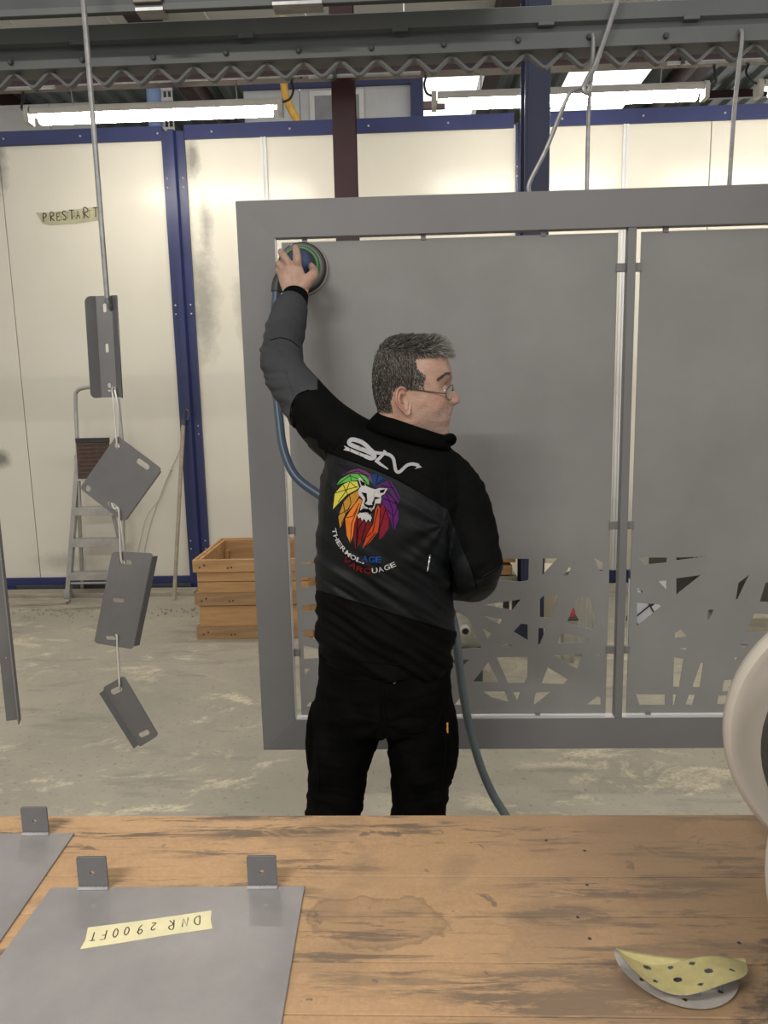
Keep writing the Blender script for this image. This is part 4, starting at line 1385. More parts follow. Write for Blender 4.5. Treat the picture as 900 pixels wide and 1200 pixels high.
M['skin'] = skin_mat()
M['stubble'] = pm('stubbled_skin', (.37, .235, .185), (.29, .20, .165), 160, .55, bump=.2, bscale=500)
M['lip'] = pm('lip', (.36, .17, .14), None, 5, .5)
M['hair'] = pm('greying_hair', (.050, .042, .036), (.085, .075, .066), 60, .7, spec=.2)
M['hair_dark'] = pm('dark_hair', (.016, .013, .011), (.030, .025, .021), 50, .7, spec=.2)
M['hair_mid'] = pm('grey_brown_hair', (.10, .09, .08), (.15, .138, .125), 50, .5)
M['hair_light'] = pm('light_grey_hair', (.40, .38, .35), (.30, .29, .265), 50, .5)
M['eyewhite'] = pm('eye_white', (.62, .58, .54), None, 5, .25)
M['iris'] = pm('iris', (.05, .035, .025), None, 5, .2)
M['wirerim'] = pm('glasses_wire', (.07, .055, .05), None, 5, .3, .7)
g = NT('spectacle_glass')
g.base((1, 1, 1))
g.set(Roughness=.02)
g.p.inputs['Transmission Weight'].default_value = 1
g.p.inputs['IOR'].default_value = 1.05
M['glass'] = g.m


def cloth(name, c1, c2, rough=.8, bs=700, sheen=0.0):
    m = NT(name)
    m.base(m.mix(m.ramp(m.noise(9, 5, .6), .35, .68), c1, c2))
    m.set(Roughness=rough)
    m.p.inputs['Specular IOR Level'].default_value = .03
    if sheen:
        m.p.inputs['Sheen Weight'].default_value = sheen
        m.p.inputs['Sheen Roughness'].default_value = .5
    m.bump(m.noise(bs, 3, .6), .3, .0012)
    return m.m


M['black_cloth'] = cloth('black_softshell', (.0016, .0016, .0017), (.0030, .0029, .0030), .75)
M['slate_cloth'] = cloth('slate_softshell', (.0070, .0086, .0092), (.0105, .0125, .0135), .6)
M['grey_cloth'] = cloth('grey_softshell_sleeve', (.036, .0375, .040), (.046, .0475, .051), .7)
M['trouser'] = cloth('black_work_trouser', (.0013, .0013, .0013), (.0042, .0040, .0040), .85)
M['knit'] = cloth('black_knit_cuff', (.003, .003, .0034), (.0055, .0055, .006), .9, 300)
M['seam'] = cloth('black_seam', (.002, .002, .0022), (.003, .003, .0033), .6)
M['shoe'] = pm('black_leather_boot', (.015, .014, .013), (.03, .028, .026), 10, .5)
M['sole'] = pm('boot_sole', (.03, .028, .025), None, 5, .7)


def remeshed(mb, voxel, smooth_it=6, fac=.5):
    """closed overlapping pieces -> one continuous skin (world coordinates)"""
    me = mb.mesh('tmp')
    bm = bmesh.new()
    bm.from_mesh(me)
    bmesh.ops.recalc_face_normals(bm, faces=bm.faces)
    bm.to_mesh(me)
    bm.free()
    o = bpy.data.objects.new('tmp', me)
    COL.objects.link(o)
    r = o.modifiers.new('r', 'REMESH')
    r.mode = 'VOXEL'
    r.voxel_size = voxel
    r.use_smooth_shade = True
    if smooth_it:
        sm = o.modifiers.new('s', 'SMOOTH')
        sm.iterations = smooth_it
        sm.factor = fac
    dg = bpy.context.evaluated_depsgraph_get()
    out = bpy.data.meshes.new_from_object(o.evaluated_get(dg))
    bpy.data.objects.remove(o)
    bpy.data.meshes.remove(me)
    out.materials.clear()
    return out


def ring_px(Lx, Ly, Rx, Ry, Yc, t, n=36, e=.85, dy=0.0):
    L, R = on_y(Lx, Ly, Yc), on_y(Rx, Ry, Yc)
    c, h = (L + R) / 2, (R - L) / 2
    out = []
    for k in range(n):
        a = 2 * PI * k / n
        ca_, sa = math.cos(a), math.sin(a)
        out.append(c + h * math.copysign(abs(ca_) ** e, ca_) + Vector((0, t * math.copysign(abs(sa) ** e, sa), 0)))
    return out


def limb(mb, pts, radii, n=8, seg=22, flat=1.0, up=None):
    """smoothed tapering limb; pts world, radii metres; rounded ends"""
    q = [Vector((*p, r)) for p, r in zip(pts, radii)]
    s = smooth_path([Vector(x) for x in q], n)
    P_ = [Vector(x[:3]) for x in s]
    R_ = [x[3] for x in s]
    d0, d1 = (P_[0] - P_[1]).normalized(), (P_[-1] - P_[-2]).normalized()
    pre = [(P_[0] + d0 * R_[0] * math.sin(a), R_[0] * math.cos(a)) for a in (1.45, 1.1, .6)]
    post = [(P_[-1] + d1 * R_[-1] * math.sin(a), R_[-1] * math.cos(a)) for a in (.6, 1.1, 1.45)]
    P_ = [x[0] for x in pre] + P_ + [x[0] for x in post]
    R_ = [x[1] for x in pre] + R_ + [x[1] for x in post]
    return mb.tube(P_, R_, seg, True, flat=flat, up=up)


# ---------------------------------------------------------------- jacket
jk = MB()
TOR = [(440, 496, 520, 516, 1.805, .060), (424, 500, 532, 528, 1.805, .082), (402, 508, 545, 553, 1.805, .103), (386, 528, 551, 578, 1.805, .118), (376, 556, 548, 604, 1.80, .128),
       (373, 590, 541, 626, 1.795, .130), (371, 640, 531, 658, 1.79, .127), (369, 690, 530, 700, 1.795, .127), (369, 735, 534, 738, 1.80, .132), (372, 762, 528, 774, 1.805, .134), (375, 769, 525, 781, 1.805, .130)]
ny = []
for i in range(len(TOR) - 1):
    for k in range(4):
        f = k / 4
        ny.append([a * (1 - f) + b * f for a, b in zip(TOR[i], TOR[i + 1])])
ny.append(list(TOR[-1]))
jk.rings([ring_px(*r) for r in ny])
ELB = on_y(336.5, 441, 1.90)
WRI = on_y(345, 358, 2.075)
arm_l = [on_y(455, 540, 1.81), on_y(412, 521, 1.815), on_y(376, 492, 1.84), ELB, on_y(330, 415, 1.95), on_y(335.5, 384, 2.02), on_y(341, 362, 2.07)]
limb(jk, arm_l, [.075, .074, .066, .0555, .0545, .0520, .0475])
ELR = on_y(560, 668, 1.70)
arm_r = [on_y(490, 545, 1.80), on_y(527, 566, 1.80), on_y(546, 602, 1.775), on_y(556, 640, 1.735), ELR, on_y(555, 682, 1.80), on_y(533, 686, 1.98)]
limb(jk, arm_r, [.072, .068, .0655, .060, .056, .050, .043])
jm = remeshed(jk, .0038, 9, .5)


def fold_h(px, py, p):
    """cloth relief in metres from place on the garment (image-aligned garment coordinates)"""
    v = Vector((px, py, p.y * 300))
    h = 0
    arm = px < 368 + (py - 545) * .3 and py < 545
    if arm:
        # rings of folds across the raised sleeve
        along = (py - 350) if px < 345 else ((px - 345) * .8 + 95)
        h += .0058 * (noise.noise(Vector((along * .085, px * .012, p.y * 8))) + .55 * noise.noise(Vector((along * .19, px * .03, p.y * 14 + 5))))
        if 405 < py < 480 and px < 372: h *= 1.15
    elif px > 525 and py < 712 and px > 505 + (py - 560) * .17:
        q = px * .55 + py * .84
        h += .0056 * (noise.noise(Vector((q * .045, px * .02, 3 + p.y * 6))) + .5 * noise.noise(Vector((q * .11, px * .04, p.y * 10))))
    else:
        # long diagonals sweeping from the left flank to the right waist
        q = py - (px - 370) * .62
        amp = (.0028 + .0080 * max(0, min(1, (py - 590) / 70))) * (1 - .65 * math.exp(-((px - 425) / 52) ** 4 - ((py - 630) / 48) ** 4))
        h += amp * (noise.noise(Vector((q * .052, px * .011, 1.3))) + .6 * noise.noise(Vector((q * .115, px * .02, 4.1))))
        # drag lines into the right armpit
        dx, dy = px - 520, py - 615
        rr_ = math.hypot(dx, dy)
        if dx < 10 and rr_ < 120:
            a = math.atan2(dy, -dx)
            h += .0020 * math.sin(a * 9 + 1.5 * noise.noise(v * .02)) * math.exp(-((rr_ - 35) / 45) ** 2)
        dx, dy = px - 382, py - 540
        rr_ = math.hypot(dx, dy)
        if rr_ < 90:
            h += .0016 * math.sin(math.atan2(dy, dx) * 10) * math.exp(-((rr_ - 30) / 32) ** 2)
    h += .0008 * noise.noise(v * .05)
    return h


def displace(me, fn):
    me.update()
    ns = [v.normal.copy() for v in me.vertices]
    for v, n_ in zip(me.vertices, ns):
        px, py = pix(v.co)
        v.co += n_ * fn(px, py, v.co)


displace(jm, fold_h)


def line_y(pts, x):
    return interp([p[0] for p in pts], [p[1] for p in pts], x)


YOKE = [(330, 492), (377, 527), (458, 558), (524, 595), (560, 620)]
HEM = [(355, 686), (370, 692), (412, 704), (470, 722), (517, 735), (560, 748)]


def jacket_zone(px, py, p):
    if px < 372 and py < 545:                               # raised sleeve
        if px < interp([0, 452, 457, 462, 472, 487, 500, 512, 530], [420, 420, 362, 350, 343, 340, 344, 352, 362], py): return 2
        if py > 512 + abs(px - 362) * .4: return 1
        return 0
    if px > 524 and px > 527 + (py - 598) * .36 and py < 712:   # right sleeve
        if py > line_y([(545, 690), (559, 679), (587, 662), (600, 655)], px): return 1
        return 0
    if py < line_y(YOKE, px): return 0
    if py > line_y(HEM, px): return 0
    return 1


import numpy as np
nv = len(jm.vertices)
zv = np.zeros((nv, 3))
for i, v in enumerate(jm.vertices):
    px, py = pix(v.co)
    zv[i, jacket_zone(px, py, v.co)] = 1
ed_ = np.empty(len(jm.edges) * 2, dtype=np.int64)
jm.edges.foreach_get('vertices', ed_)
ed_ = ed_.reshape(-1, 2)
deg = np.bincount(ed_.ravel(), minlength=nv)[:, None]
for _ in range(3):
    acc = np.zeros_like(zv)
    np.add.at(acc, ed_[:, 0], zv[ed_[:, 1]])
    np.add.at(acc, ed_[:, 1], zv[ed_[:, 0]])
    zv = .4 * zv + .6 * acc / np.maximum(deg, 1)
att = jm.color_attributes.new('cloth_panel', 'FLOAT_COLOR', 'POINT')
att.data.foreach_set('color', np.hstack([zv, np.ones((nv, 1))]).astype('f').ravel())
mj = NT('softshell_jacket')
at = mj.n('ShaderNodeAttribute')
at.attribute_name = 'cloth_panel'
sx = mj.n('ShaderNodeSeparateColor')
mj.l(at.outputs['Color'], sx.inputs[0])
nz = mj.ramp(mj.noise(9, 5, .6), .35, .68)
sl_ = mj.ramp(sx.outputs[1], .44, .56)
gr_ = mj.ramp(sx.outputs[2], .44, .56)
c = mj.mix(sl_, mj.mix(nz, (.0016, .0016, .0017), (.0030, .0029, .0030)), mj.mix(nz, (.0038, .0048, .0052), (.0068, .0082, .0088)))
c = mj.mix(gr_, c, mj.mix(nz, (.036, .0375, .040), (.046, .0475, .051)))
mj.base(c)
mj.set(Roughness=mj.ramp(sl_, 0, 1, .7, .46))
mj.l(mj.ramp(sl_, 0, 1, .05, .12), mj.p.inputs['Specular IOR Level'])
mj.bump(mj.noise(700, 3, .6), .3, .0012)
jmats = [mj.m]
bvh_j = BVHTree.FromPolygons([v.co.copy() for v in jm.vertices], [list(p.vertices) for p in jm.polygons])
jacket = link_mesh('jacket', jm, jmats, person, smooth='all', fix=False)
tag(jacket, 'black and slate work jacket with grey left sleeve and printed back')


def hit(bvh, px, py, off=.0015):
    d = ray(px, py)
    loc, n_, i, dist = bvh.ray_cast(CAM, d)
    if loc is None: return None
    if n_.dot(d) > 0: n_ = -n_
    return loc - d * off * .3 + n_ * off


def seam(name, pts, bvh, par, r=.0016, off=.0002, mat='seam'):
    P_ = []
    for q in smooth_path([Vector((a, b, 0)) for a, b in pts], 10):
        h = hit(bvh, q.x, q.y, off)
        if h is not None: P_.append(h)
    if len(P_) > 3:
        return obj(name, MB().tube(P_, r, 6), M[mat], par, smooth=True)


seam('yoke_seam', [(381, 529), (420, 543), (458, 558), (495, 578), (526, 597)], bvh_j, jacket, .0022)
seam('sleeve_seam', [(526, 598), (536, 625), (545, 648), (553, 668), (559, 690)], bvh_j, jacket)
seam('elbow_seam', [(559, 679), (572, 674), (586, 664)], bvh_j, jacket, .0014)
seam('hem_seam', [(372, 692), (412, 704), (470, 722), (515, 735)], bvh_j, jacket, .0014)
seam('waist_seam', [(374, 766), (410, 773), (460, 778), (522, 776)], bvh_j, jacket, .0018)
seam('cuff_seam', [(316, 399), (328, 396), (340, 399), (351, 407)], bvh_j, jacket, .0013)
seam('sleeve_seam', [(362, 457), (350, 462), (343, 472), (340, 487), (344, 500), (352, 512)], bvh_j, jacket, .0016)
seam('reflective_strip', [(504, 650), (502.5, 660), (501, 669)], bvh_j, jacket, .0022, mat='zinc')
# knit cuff of the raised sleeve
cuff = MB()
cf = [on_y(343.2, 364, 2.065), on_y(345.2, 354, 2.085), on_y(346.2, 346, 2.102)]
cuff.tube(cf, [.0375, .036, .0355], 24)
obj('cuff', cuff, M['knit'], jacket, smooth=True)
# turned-up collar
def collar_ring(sc, Lx, Ly, Rx, Ry, Yc, t, n=48, gap=.30):
    L, R = on_y(Lx, Ly, Yc), on_y(Rx, Ry, Yc)
    c, h = (L + R) / 2, (R - L) / 2
    out = []
    for k in range(n + 1):
        a = gap + (2 * PI - 2 * gap) * k / n          # open at the throat (a = 0 faces right and away)
        a += .55
        out.append(c + h * math.cos(a) * sc + Vector((0, t * math.sin(a) * sc, 0)))
    return out


cb_ = [collar_ring(1.0, 428, 500, 529, 527, 1.787, .088), collar_ring(.99, 432, 492, 528, 520, 1.786, .085), collar_ring(.975, 439, 484, 527, 513, 1.785, .083), collar_ring(.96, 441, 482, 527, 511, 1.785, .082),
       collar_ring(.88, 441, 483, 527, 512, 1.785, .082), collar_ring(.88, 434, 496, 526, 522, 1.787, .083), collar_ring(.90, 430, 503, 527, 528, 1.788, .086)]
mbc = MB()
mbc.rings([[r[k] for r in cb_] for k in range(len(cb_[0]))], True, True)
obj('collar', mbc, M['black_cloth'], jacket, smooth='all')
obj('collar_tip', MB().tube(smooth_path([on_y(512, 514, 1.745), on_y(521, 514.5, 1.75), on_y(528, 512, 1.765), on_y(531, 515, 1.79), on_y(527, 519, 1.80), on_y(515, 520, 1.79)], 6), [.009] * 31, 12), M['black_cloth'], jacket, smooth='all')


# ---------------------------------------------------------------- prints on the jacket back
def tess(poly, step):
    """triangulate a 2-D polygon finely; returns verts, faces"""
    bm = bmesh.new()
    vs = [bm.verts.new((p[0], p[1], 0)) for p in poly]
    f = bm.faces.new(vs)
    f.normal_update()
    bmesh.ops.triangulate(bm, faces=[f], ngon_method='EAR_CLIP')
    for _ in range(5):
        es = [e for e in bm.edges if e.calc_length() > step]
        if not es: break
        bmesh.ops.subdivide_edges(bm, edges=es, cuts=1)
        bmesh.ops.triangulate(bm, faces=bm.faces[:])
    bm.verts.ensure_lookup_table()
    bm.verts.index_update()
    out = [(v.co.x, v.co.y) for v in bm.verts], [[v.index for v in f.verts] for f in bm.faces]
    bm.free()
    return out


def decal(name, polys, mat, par, off=.0012, step=3.0, tf=lambda x, y: (x, y)):
    mb = MB()
    for poly in polys:
        vs, fs = tess([tf(*p) for p in poly], step)
        P_ = [hit(bvh_j, x, y, off) for x, y in vs]
        if any(p is None for p in P_):
            good = [p for p in P_ if p is not None]
            if not good: continue
            P_ = [p if p is not None else good[0] for p in P_]
        mb.add(P_, fs)
    if mb.f:
        o = link_mesh(name, mb.mesh(name, smooth=True), mat, par, fix=False)
        return o


zl = lambda x, y: (380 + x / 6.667, 500 + y / 6.667)
def print_mat(n, c): return cloth('print_' + n, tuple(v * .85 for v in c), tuple(v * .72 for v in c), .6, 900)


PC = {'plum': (.12, .045, .115), 'green': (.095, .34, .065), 'yellow': (.52, .47, .07), 'ochre': (.40, .20, .035), 'orange': (.62, .165, .03), 'maroon': (.135, .013, .016), 'red': (.42, .055, .018),
      'crimson': (.18, .014, .03), 'violet': (.085, .018, .12), 'deepviolet': (.065, .022, .095), 'navy': (.016, .04, .125), 'white': (.44, .43, .42), 'silver': (.37, .37, .385), 'blue': (.015, .07, .29), 'darkred': (.17, .01, .012)}
PM = {k: print_mat(k, v) for k, v in PC.items()}
PM['black'] = M['seam']
lion = decal('lion_emblem', [[(265, 400), (285, 398), (310, 430), (330, 465), (365, 480), (400, 490), (430, 480), (495, 485), (470, 525), (445, 540), (445, 570), (440, 600), (400, 600), (390, 640), (372, 655), (366, 690), (280, 660), (290, 610), (303, 570), (270, 530), (268, 495), (287, 470)],
                             [(260, 690), (285, 668), (320, 676), (360, 690), (371, 710), (360, 745), (345, 722), (330, 747), (312, 718), (296, 737), (285, 708), (270, 716)]], PM['white'], jacket, .0018, 3, zl)
tag(lion, 'rainbow maned lion emblem printed on the jacket back')
MANE = [('plum', [(135, 382), (210, 340), (270, 328), (320, 345), (360, 370), (377, 440), (350, 420), (330, 380), (265, 362), (205, 366)]),
        ('green', [(90, 465), (130, 410), (200, 372), (265, 368), (320, 385), (348, 420), (352, 456), (320, 440), (280, 405), (262, 420), (200, 428), (140, 442)]),
        ('yellow', [(70, 645), (85, 520), (150, 450), (200, 430), (258, 430), (272, 478), (240, 500), (180, 530), (130, 580)]),
        ('ochre', [(112, 705), (150, 592), (200, 535), (268, 497), (275, 540), (240, 600), (170, 680), (150, 740), (125, 792)]),
        ('orange', [(165, 720), (200, 662), (275, 560), (296, 575), (285, 610), (260, 680), (235, 760), (225, 850), (205, 912), (178, 850)]),
        ('maroon', [(235, 760), (262, 705), (300, 742), (345, 748), (375, 750), (340, 830), (300, 890), (245, 955), (230, 850)]),
        ('red', [(300, 952), (332, 850), (385, 755), (400, 650), (420, 610), (436, 640), (430, 740), (420, 820), (360, 900)]),
        ('crimson', [(428, 885), (438, 780), (440, 650), (446, 605), (480, 620), (510, 700), (500, 800), (460, 860)]),
        ('violet', [(455, 600), (455, 548), (480, 512), (540, 562), (580, 660), (580, 720), (545, 822), (520, 740), (490, 650)]),
        ('deepviolet', [(395, 478), (440, 445), (490, 420), (520, 425), (560, 490), (597, 562), (580, 605), (545, 562), (500, 500), (490, 482), (430, 478)]),
        ('navy', [(365, 370), (420, 374), (488, 412), (430, 442), (388, 468), (374, 440)])]
for c, poly in MANE:
    decal('mane_tuft', [poly], PM[c], lion, .0010, 3, zl)


def stroke_poly(pts, wd):
    """outline of a polyline stroke; wd scalar or list"""
    pts = [Vector((a, b)) for a, b in pts]
    n = len(pts)
    wds = wd if hasattr(wd, '__len__') else [wd] * n
    A, B = [], []
    for i in range(n):
        t = (pts[min(i + 1, n - 1)] - pts[max(i - 1, 0)]).normalized()
        q = Vector((-t.y, t.x)) * wds[i] / 2
        A.append(tuple(pts[i] + q))
        B.append(tuple(pts[i] - q))
    return A + B[::-1]


lines = [[(90, 465), (200, 385), (320, 425)], [(200, 370), (215, 430)], [(265, 366), (335, 440)], [(85, 520), (180, 490), (262, 470)], [(150, 450), (185, 530)], [(200, 430), (180, 490), (110, 590)], [(205, 435), (255, 480)],
         [(150, 592), (165, 680)], [(200, 535), (210, 600), (135, 760)], [(112, 690), (200, 640)], [(175, 712), (225, 700), (275, 600)], [(205, 905), (215, 760), (260, 640)], [(262, 720), (250, 940)], [(330, 750), (290, 890)], [(300, 745), (265, 800), (255, 930)],
         [(332, 860), (380, 820), (420, 640)], [(310, 945), (400, 830)], [(440, 780), (480, 640)], [(470, 620), (505, 720)], [(490, 650), (545, 700), (575, 620)], [(460, 560), (560, 600)], [(480, 515), (530, 640), (545, 815)], [(420, 374), (405, 455)], [(470, 405), (420, 445)],
         [(500, 425), (590, 580)], [(440, 460), (540, 480)], [(160, 370), (265, 345), (350, 390)]]
decal('facet_lines', [stroke_poly([tuple(v) for v in smooth_path([Vector((a, b, 0)) for a, b in l], 4)] if 0 else [(a + (c - a) * k / 4, b + (d - b) * k / 4) for (a, b), (c, d) in zip(l[:-1], l[1:]) for k in range(5)][:], 4.5) if len(l) == 2 else stroke_poly(l, 4.5) for l in lines], M['seam'], lion, .0016, 4, zl)
decal('face_features', [[(280, 418), (316, 437), (320, 462), (292, 462)], [(436, 497), (476, 490), (463, 516), (436, 516)], [(288, 512), (332, 522), (337, 580), (312, 606), (322, 560), (302, 530)],
                        [(395, 549), (441, 558), (398, 568), (388, 620), (372, 600), (388, 572)], [(305, 595), (345, 612), (392, 612), (376, 632), (347, 632), (322, 622)], [(275, 662), (300, 642), (344, 640), (362, 652), (372, 668), (360, 692), (342, 672), (316, 668), (286, 674)],
                        stroke_poly([(346, 630), (346, 645)], 6), stroke_poly([(300, 622), (325, 635)], 3), stroke_poly([(298, 636), (322, 642)], 3), stroke_poly([(360, 640), (385, 630)], 3), stroke_poly([(362, 648), (380, 645)], 3)], M['seam'], lion, .0024, 3, zl)
# the snake-like three letter mark
S1 = [(172, 172), (205, 184), (260, 207), (320, 232), (362, 248), (385, 244), (393, 232), (380, 216), (340, 196), (290, 176), (240, 156), (205, 140), (196, 124), (206, 108), (232, 104), (290, 122), (330, 150), (365, 185), (400, 204), (440, 208), (480, 212), (515, 224), (540, 250), (548, 290), (556, 335), (572, 356), (594, 350), (620, 325), (650, 300), (690, 292), (725, 300), (738, 304)]
sp = [(v.x, v.y) for v in smooth_path([Vector((a, b, 0)) for a, b in S1], 3)]
segs = []
for i in range(0, len(sp) - 1, 3):
    segs.append(stroke_poly(sp[i:i + 5], 33 if 6 < i < 51 else 25))
mark = decal('letter_mark', segs + [stroke_poly([(476, 188), (462, 215), (430, 250), (406, 268)], 24), stroke_poly([(400, 262), (440, 295), (498, 332)], [26, 22, 10]), [(722, 282), (762, 318), (705, 330), (728, 312)], [(186, 163), (155, 150), (168, 170), (152, 184), (188, 192)]], PM['silver'], jacket, .0014, 3, zl)
tag(mark, 'silver snake-like letter mark printed on the jacket yoke')
decal('mark_accent', [stroke_poly([(196, 166), (208, 178), (200, 192)], 4)], PM['darkred'], mark, .002, 3, zl)


def glyph(ch_, bold=.0):
    c = bpy.data.curves.new('tmp', 'FONT')
    c.body = ch_
    c.fill_mode = 'FRONT'
    c.offset = bold
    o = bpy.data.objects.new('tmp', c)
    COL.objects.link(o)
    me = bpy.data.meshes.new_from_object(o.evaluated_get(bpy.context.evaluated_depsgraph_get()))
    bpy.data.objects.remove(o)
    xs = [v.co.x for v in me.vertices] or [0]
    x0_, x1_ = min(xs), max(xs)
    vs = [((v.co.x - x0_) / max(x1_ - x0_, 1e-6), v.co.y / .70) for v in me.vertices]
    fs = [list(p.vertices) for p in me.polygons]
    bpy.data.meshes.remove(me)
    return vs, fs


def arc_text(text, path, height, wdt, mat, par, off=.0014):
    """each letter printed along a path of garment points; upright normal to it"""
    pts = smooth_path([Vector((a, b, 0)) for a, b in path], 12)
    L_ = [0]
    for a, b in zip(pts[:-1], pts[1:]): L_.append(L_[-1] + (b - a).length)
    tot = L_[-1]
    n = len(text)
    for k, ch_ in enumerate(text):
        if ch_ == ' ': continue
        s = tot * (k + .08) / n
        s2 = tot * (k + .92) / n
        at = lambda q: Vector((interp(L_, [p.x for p in pts], q), interp(L_, [p.y for p in pts], q)))
        A, B = at(s), at(s2)
        u = (B - A)
        up_ = Vector((u.y, -u.x)).normalized() * height
        if ch_ == '.': u = u * .35
        vs, fs = glyph(ch_, .015)
        P_ = [hit(bvh_j, *(A + u * x + up_ * y), off) for x, y in vs]
        if any(p is None for p in P_): continue
        mb = MB()
        mb.add(P_, fs)
        link_mesh('letter', mb.mesh('letter'), mat, par, fix=False)


z8 = lambda x, y: (385 + x / 10, 610 + y / 10)
cap = decal('caption_dot', [[z8(398, 488), z8(416, 492), z8(412, 508), z8(396, 504)]], PM['white'], jacket, .0016, 3)
tag(cap, 'curved caption lettering printed under the lion emblem')
arc_text('THERMOL', [z8(42, 90), z8(62, 180), z8(100, 270), z8(160, 350), z8(230, 420), z8(310, 468), z8(392, 498)], 4.8, 0, PM['white'], cap)
arc_text('AGE', [z8(385, 470), z8(470, 482), z8(550, 490), z8(625, 488)], 6.4, 0, PM['blue'], cap)
arc_text('VARQ', [z8(158, 455), z8(240, 530), z8(340, 590), z8(440, 618), z8(510, 614)], 6.2, 0, PM['darkred'], cap)
arc_text('UAGE', [z8(505, 614), z8(580, 606), z8(660, 586), z8(730, 560), z8(800, 528)], 5.6, 0, PM['white'], cap)

# ---------------------------------------------------------------- trousers
tk = MB()
def legrings(rows):
    out = []
    for i in range(len(rows) - 1):
        for k in range(4):
            f = k / 4
            out.append(ring_px(*[a * (1 - f) + b * f for a, b in zip(rows[i], rows[i + 1])], e=.95))
    out.append(ring_px(*rows[-1], e=.95))
    return out


YT_ = 1.815
tk.rings(legrings([(374, 746, 528, 752, 1.802, .122), (373, 790, 529, 800, 1.805, .124), (368, 822, 533, 830, 1.81, .122), (366, 842, 535, 846, 1.815, .115)]))
tk.rings(legrings([(372, 800, 450, 812, 1.812, .10), (364, 838, 449, 848, YT_, .105), (362, 865, 442, 872, YT_, .10), (362, 895, 432, 902, YT_, .09), (359, 930, 427, 936, 1.82, .08), (357, 960, 421, 962, 1.825, .075), (353, 1010, 415, 1012, 1.83, .073), (347, 1090, 405, 1092, 1.835, .068), (341, 1170, 400, 1172, 1.84, .066), (338, 1196, 403, 1198, 1.845, .07)]))
tk.rings(legrings([(448, 808, 528, 812, 1.812, .10), (449, 845, 534, 848, YT_, .105), (452, 868, 535, 870, YT_, .10), (457, 898, 532, 900, YT_, .09), (459, 930, 526, 932, 1.82, .08), (459, 955, 523, 957, 1.825, .075), (462, 1010, 524, 1012, 1.83, .073), (466, 1090, 526, 1092, 1.835, .068), (469, 1170, 529, 1172, 1.84, .066), (466, 1196, 532, 1198, 1.845, .07)]))
tm = remeshed(tk, .0048, 5, .5)


def leg_fold(px, py, p):
    h = .0008 * noise.noise(Vector((px * .06, py * .06, p.y * 20)))
    s = 1 if px > 450 else -1
    q = py + s * (px - 450) * .22
    k = .0030 + .0045 * max(0, 1 - abs(py - 940) / 60) + .003 * max(0, 1 - abs(py - 1160) / 60)
    h += k * (noise.noise(Vector((q * .075, px * .012, 2 + s))) + .5 * noise.noise(Vector((q * .16, px * .03, 7 + s))))
    if 840 < py < 880:
        a = math.atan2(py - 848, px - 449)
        h += .0030 * math.sin(a * 8) * math.exp(-(math.hypot(px - 449, py - 848) - 35) ** 2 / 900)
    return h


displace(tm, leg_fold)
bvh_t = BVHTree.FromPolygons([v.co.copy() for v in tm.vertices], [list(p.vertices) for p in tm.polygons])
trousers = link_mesh('trousers', tm, M['trouser'], person, smooth='all', fix=False)
seam('pocket_seam', [(377, 778), (400, 792), (424, 797), (447, 792)], bvh_t, trousers, .0014)
seam('pocket_seam', [(452, 786), (480, 790), (510, 786)], bvh_t, trousers, .0014)
seam('pocket_seam', [(452, 788), (450, 820), (456, 848), (480, 858), (512, 848), (519, 815), (512, 788)], bvh_t, trousers, .0012)
seam('pocket_seam', [(378, 800), (384, 830), (398, 846)], bvh_t, trousers, .0012)
seam('centre_seam', [(446, 782), (445, 815), (447, 846)], bvh_t, trousers, .0014)
seam('side_seam', [(512, 785), (520, 830), (522, 880), (516, 930), (519, 952)], bvh_t, trousers, .0014)
seam('side_seam', [(371, 870), (374, 905), (372, 935), (368, 952)], bvh_t, trousers, .0012)
h = hit(bvh_t, 462, 798, .001)
obj('button', MB().lathe(h, (0, -1, .15), [(0, .0055), (.003, .005), (.0035, .003)], 14), M['brass'], trousers, smooth=True)
h = hit(bvh_t, 525, 853, .004)
def pouch(px0, px1, py0, py1, Yc, dep, bul):
    """bellows pocket on the outside of a thigh: one rounded bag"""
    mb = MB()
    rows = 12
    rs = []
    for i in range(rows + 1):
        f = i / rows
        py = py0 + (py1 - py0) * f
        w_ = math.sin(PI * min(max(f, .04), .96)) ** .35
        c = on_y((px0 + px1) / 2, py, Yc)
        hw = (on_y(px1, py, Yc) - on_y(px0, py, Yc)).length / 2 * w_
        rs.append([c + Vector((hw * math.cos(a) , dep * w_ * math.copysign(abs(math.sin(a)) ** .6, math.sin(a)), 0)) for a in [2 * PI * k / 20 for k in range(20)]])
    mb.rings(rs)
    return mb


pk = remeshed(pouch(359, 378, 826, 904, YT_ + .005, .065, 0), .004, 3)
displace(pk, lambda a, b, p: .002 * noise.noise(Vector((a * .1, b * .09, p.y * 20))))
link_mesh('cargo_pocket', pk, M['trouser'], trousers, smooth='all', fix=False)
pk = remeshed(pouch(514, 537.5, 822, 908, YT_ + .005, .068, 0), .004, 3)
displace(pk, lambda a, b, p: .002 * noise.noise(Vector((a * .1, b * .09, p.y * 20 + 3))))
link_mesh('cargo_pocket', pk, M['trouser'], trousers, smooth='all', fix=False)
P_ = on_y(522.5, 847, YT_ - .069)
q_ = on_y(522.5, 859, YT_ - .069)
obj('orange_tag', MB().box(P_.x - .006, P_.x + .006, YT_ - .071, YT_ - .066, q_.z, P_.z), M['orange_tag'], trousers, bevel=.001)

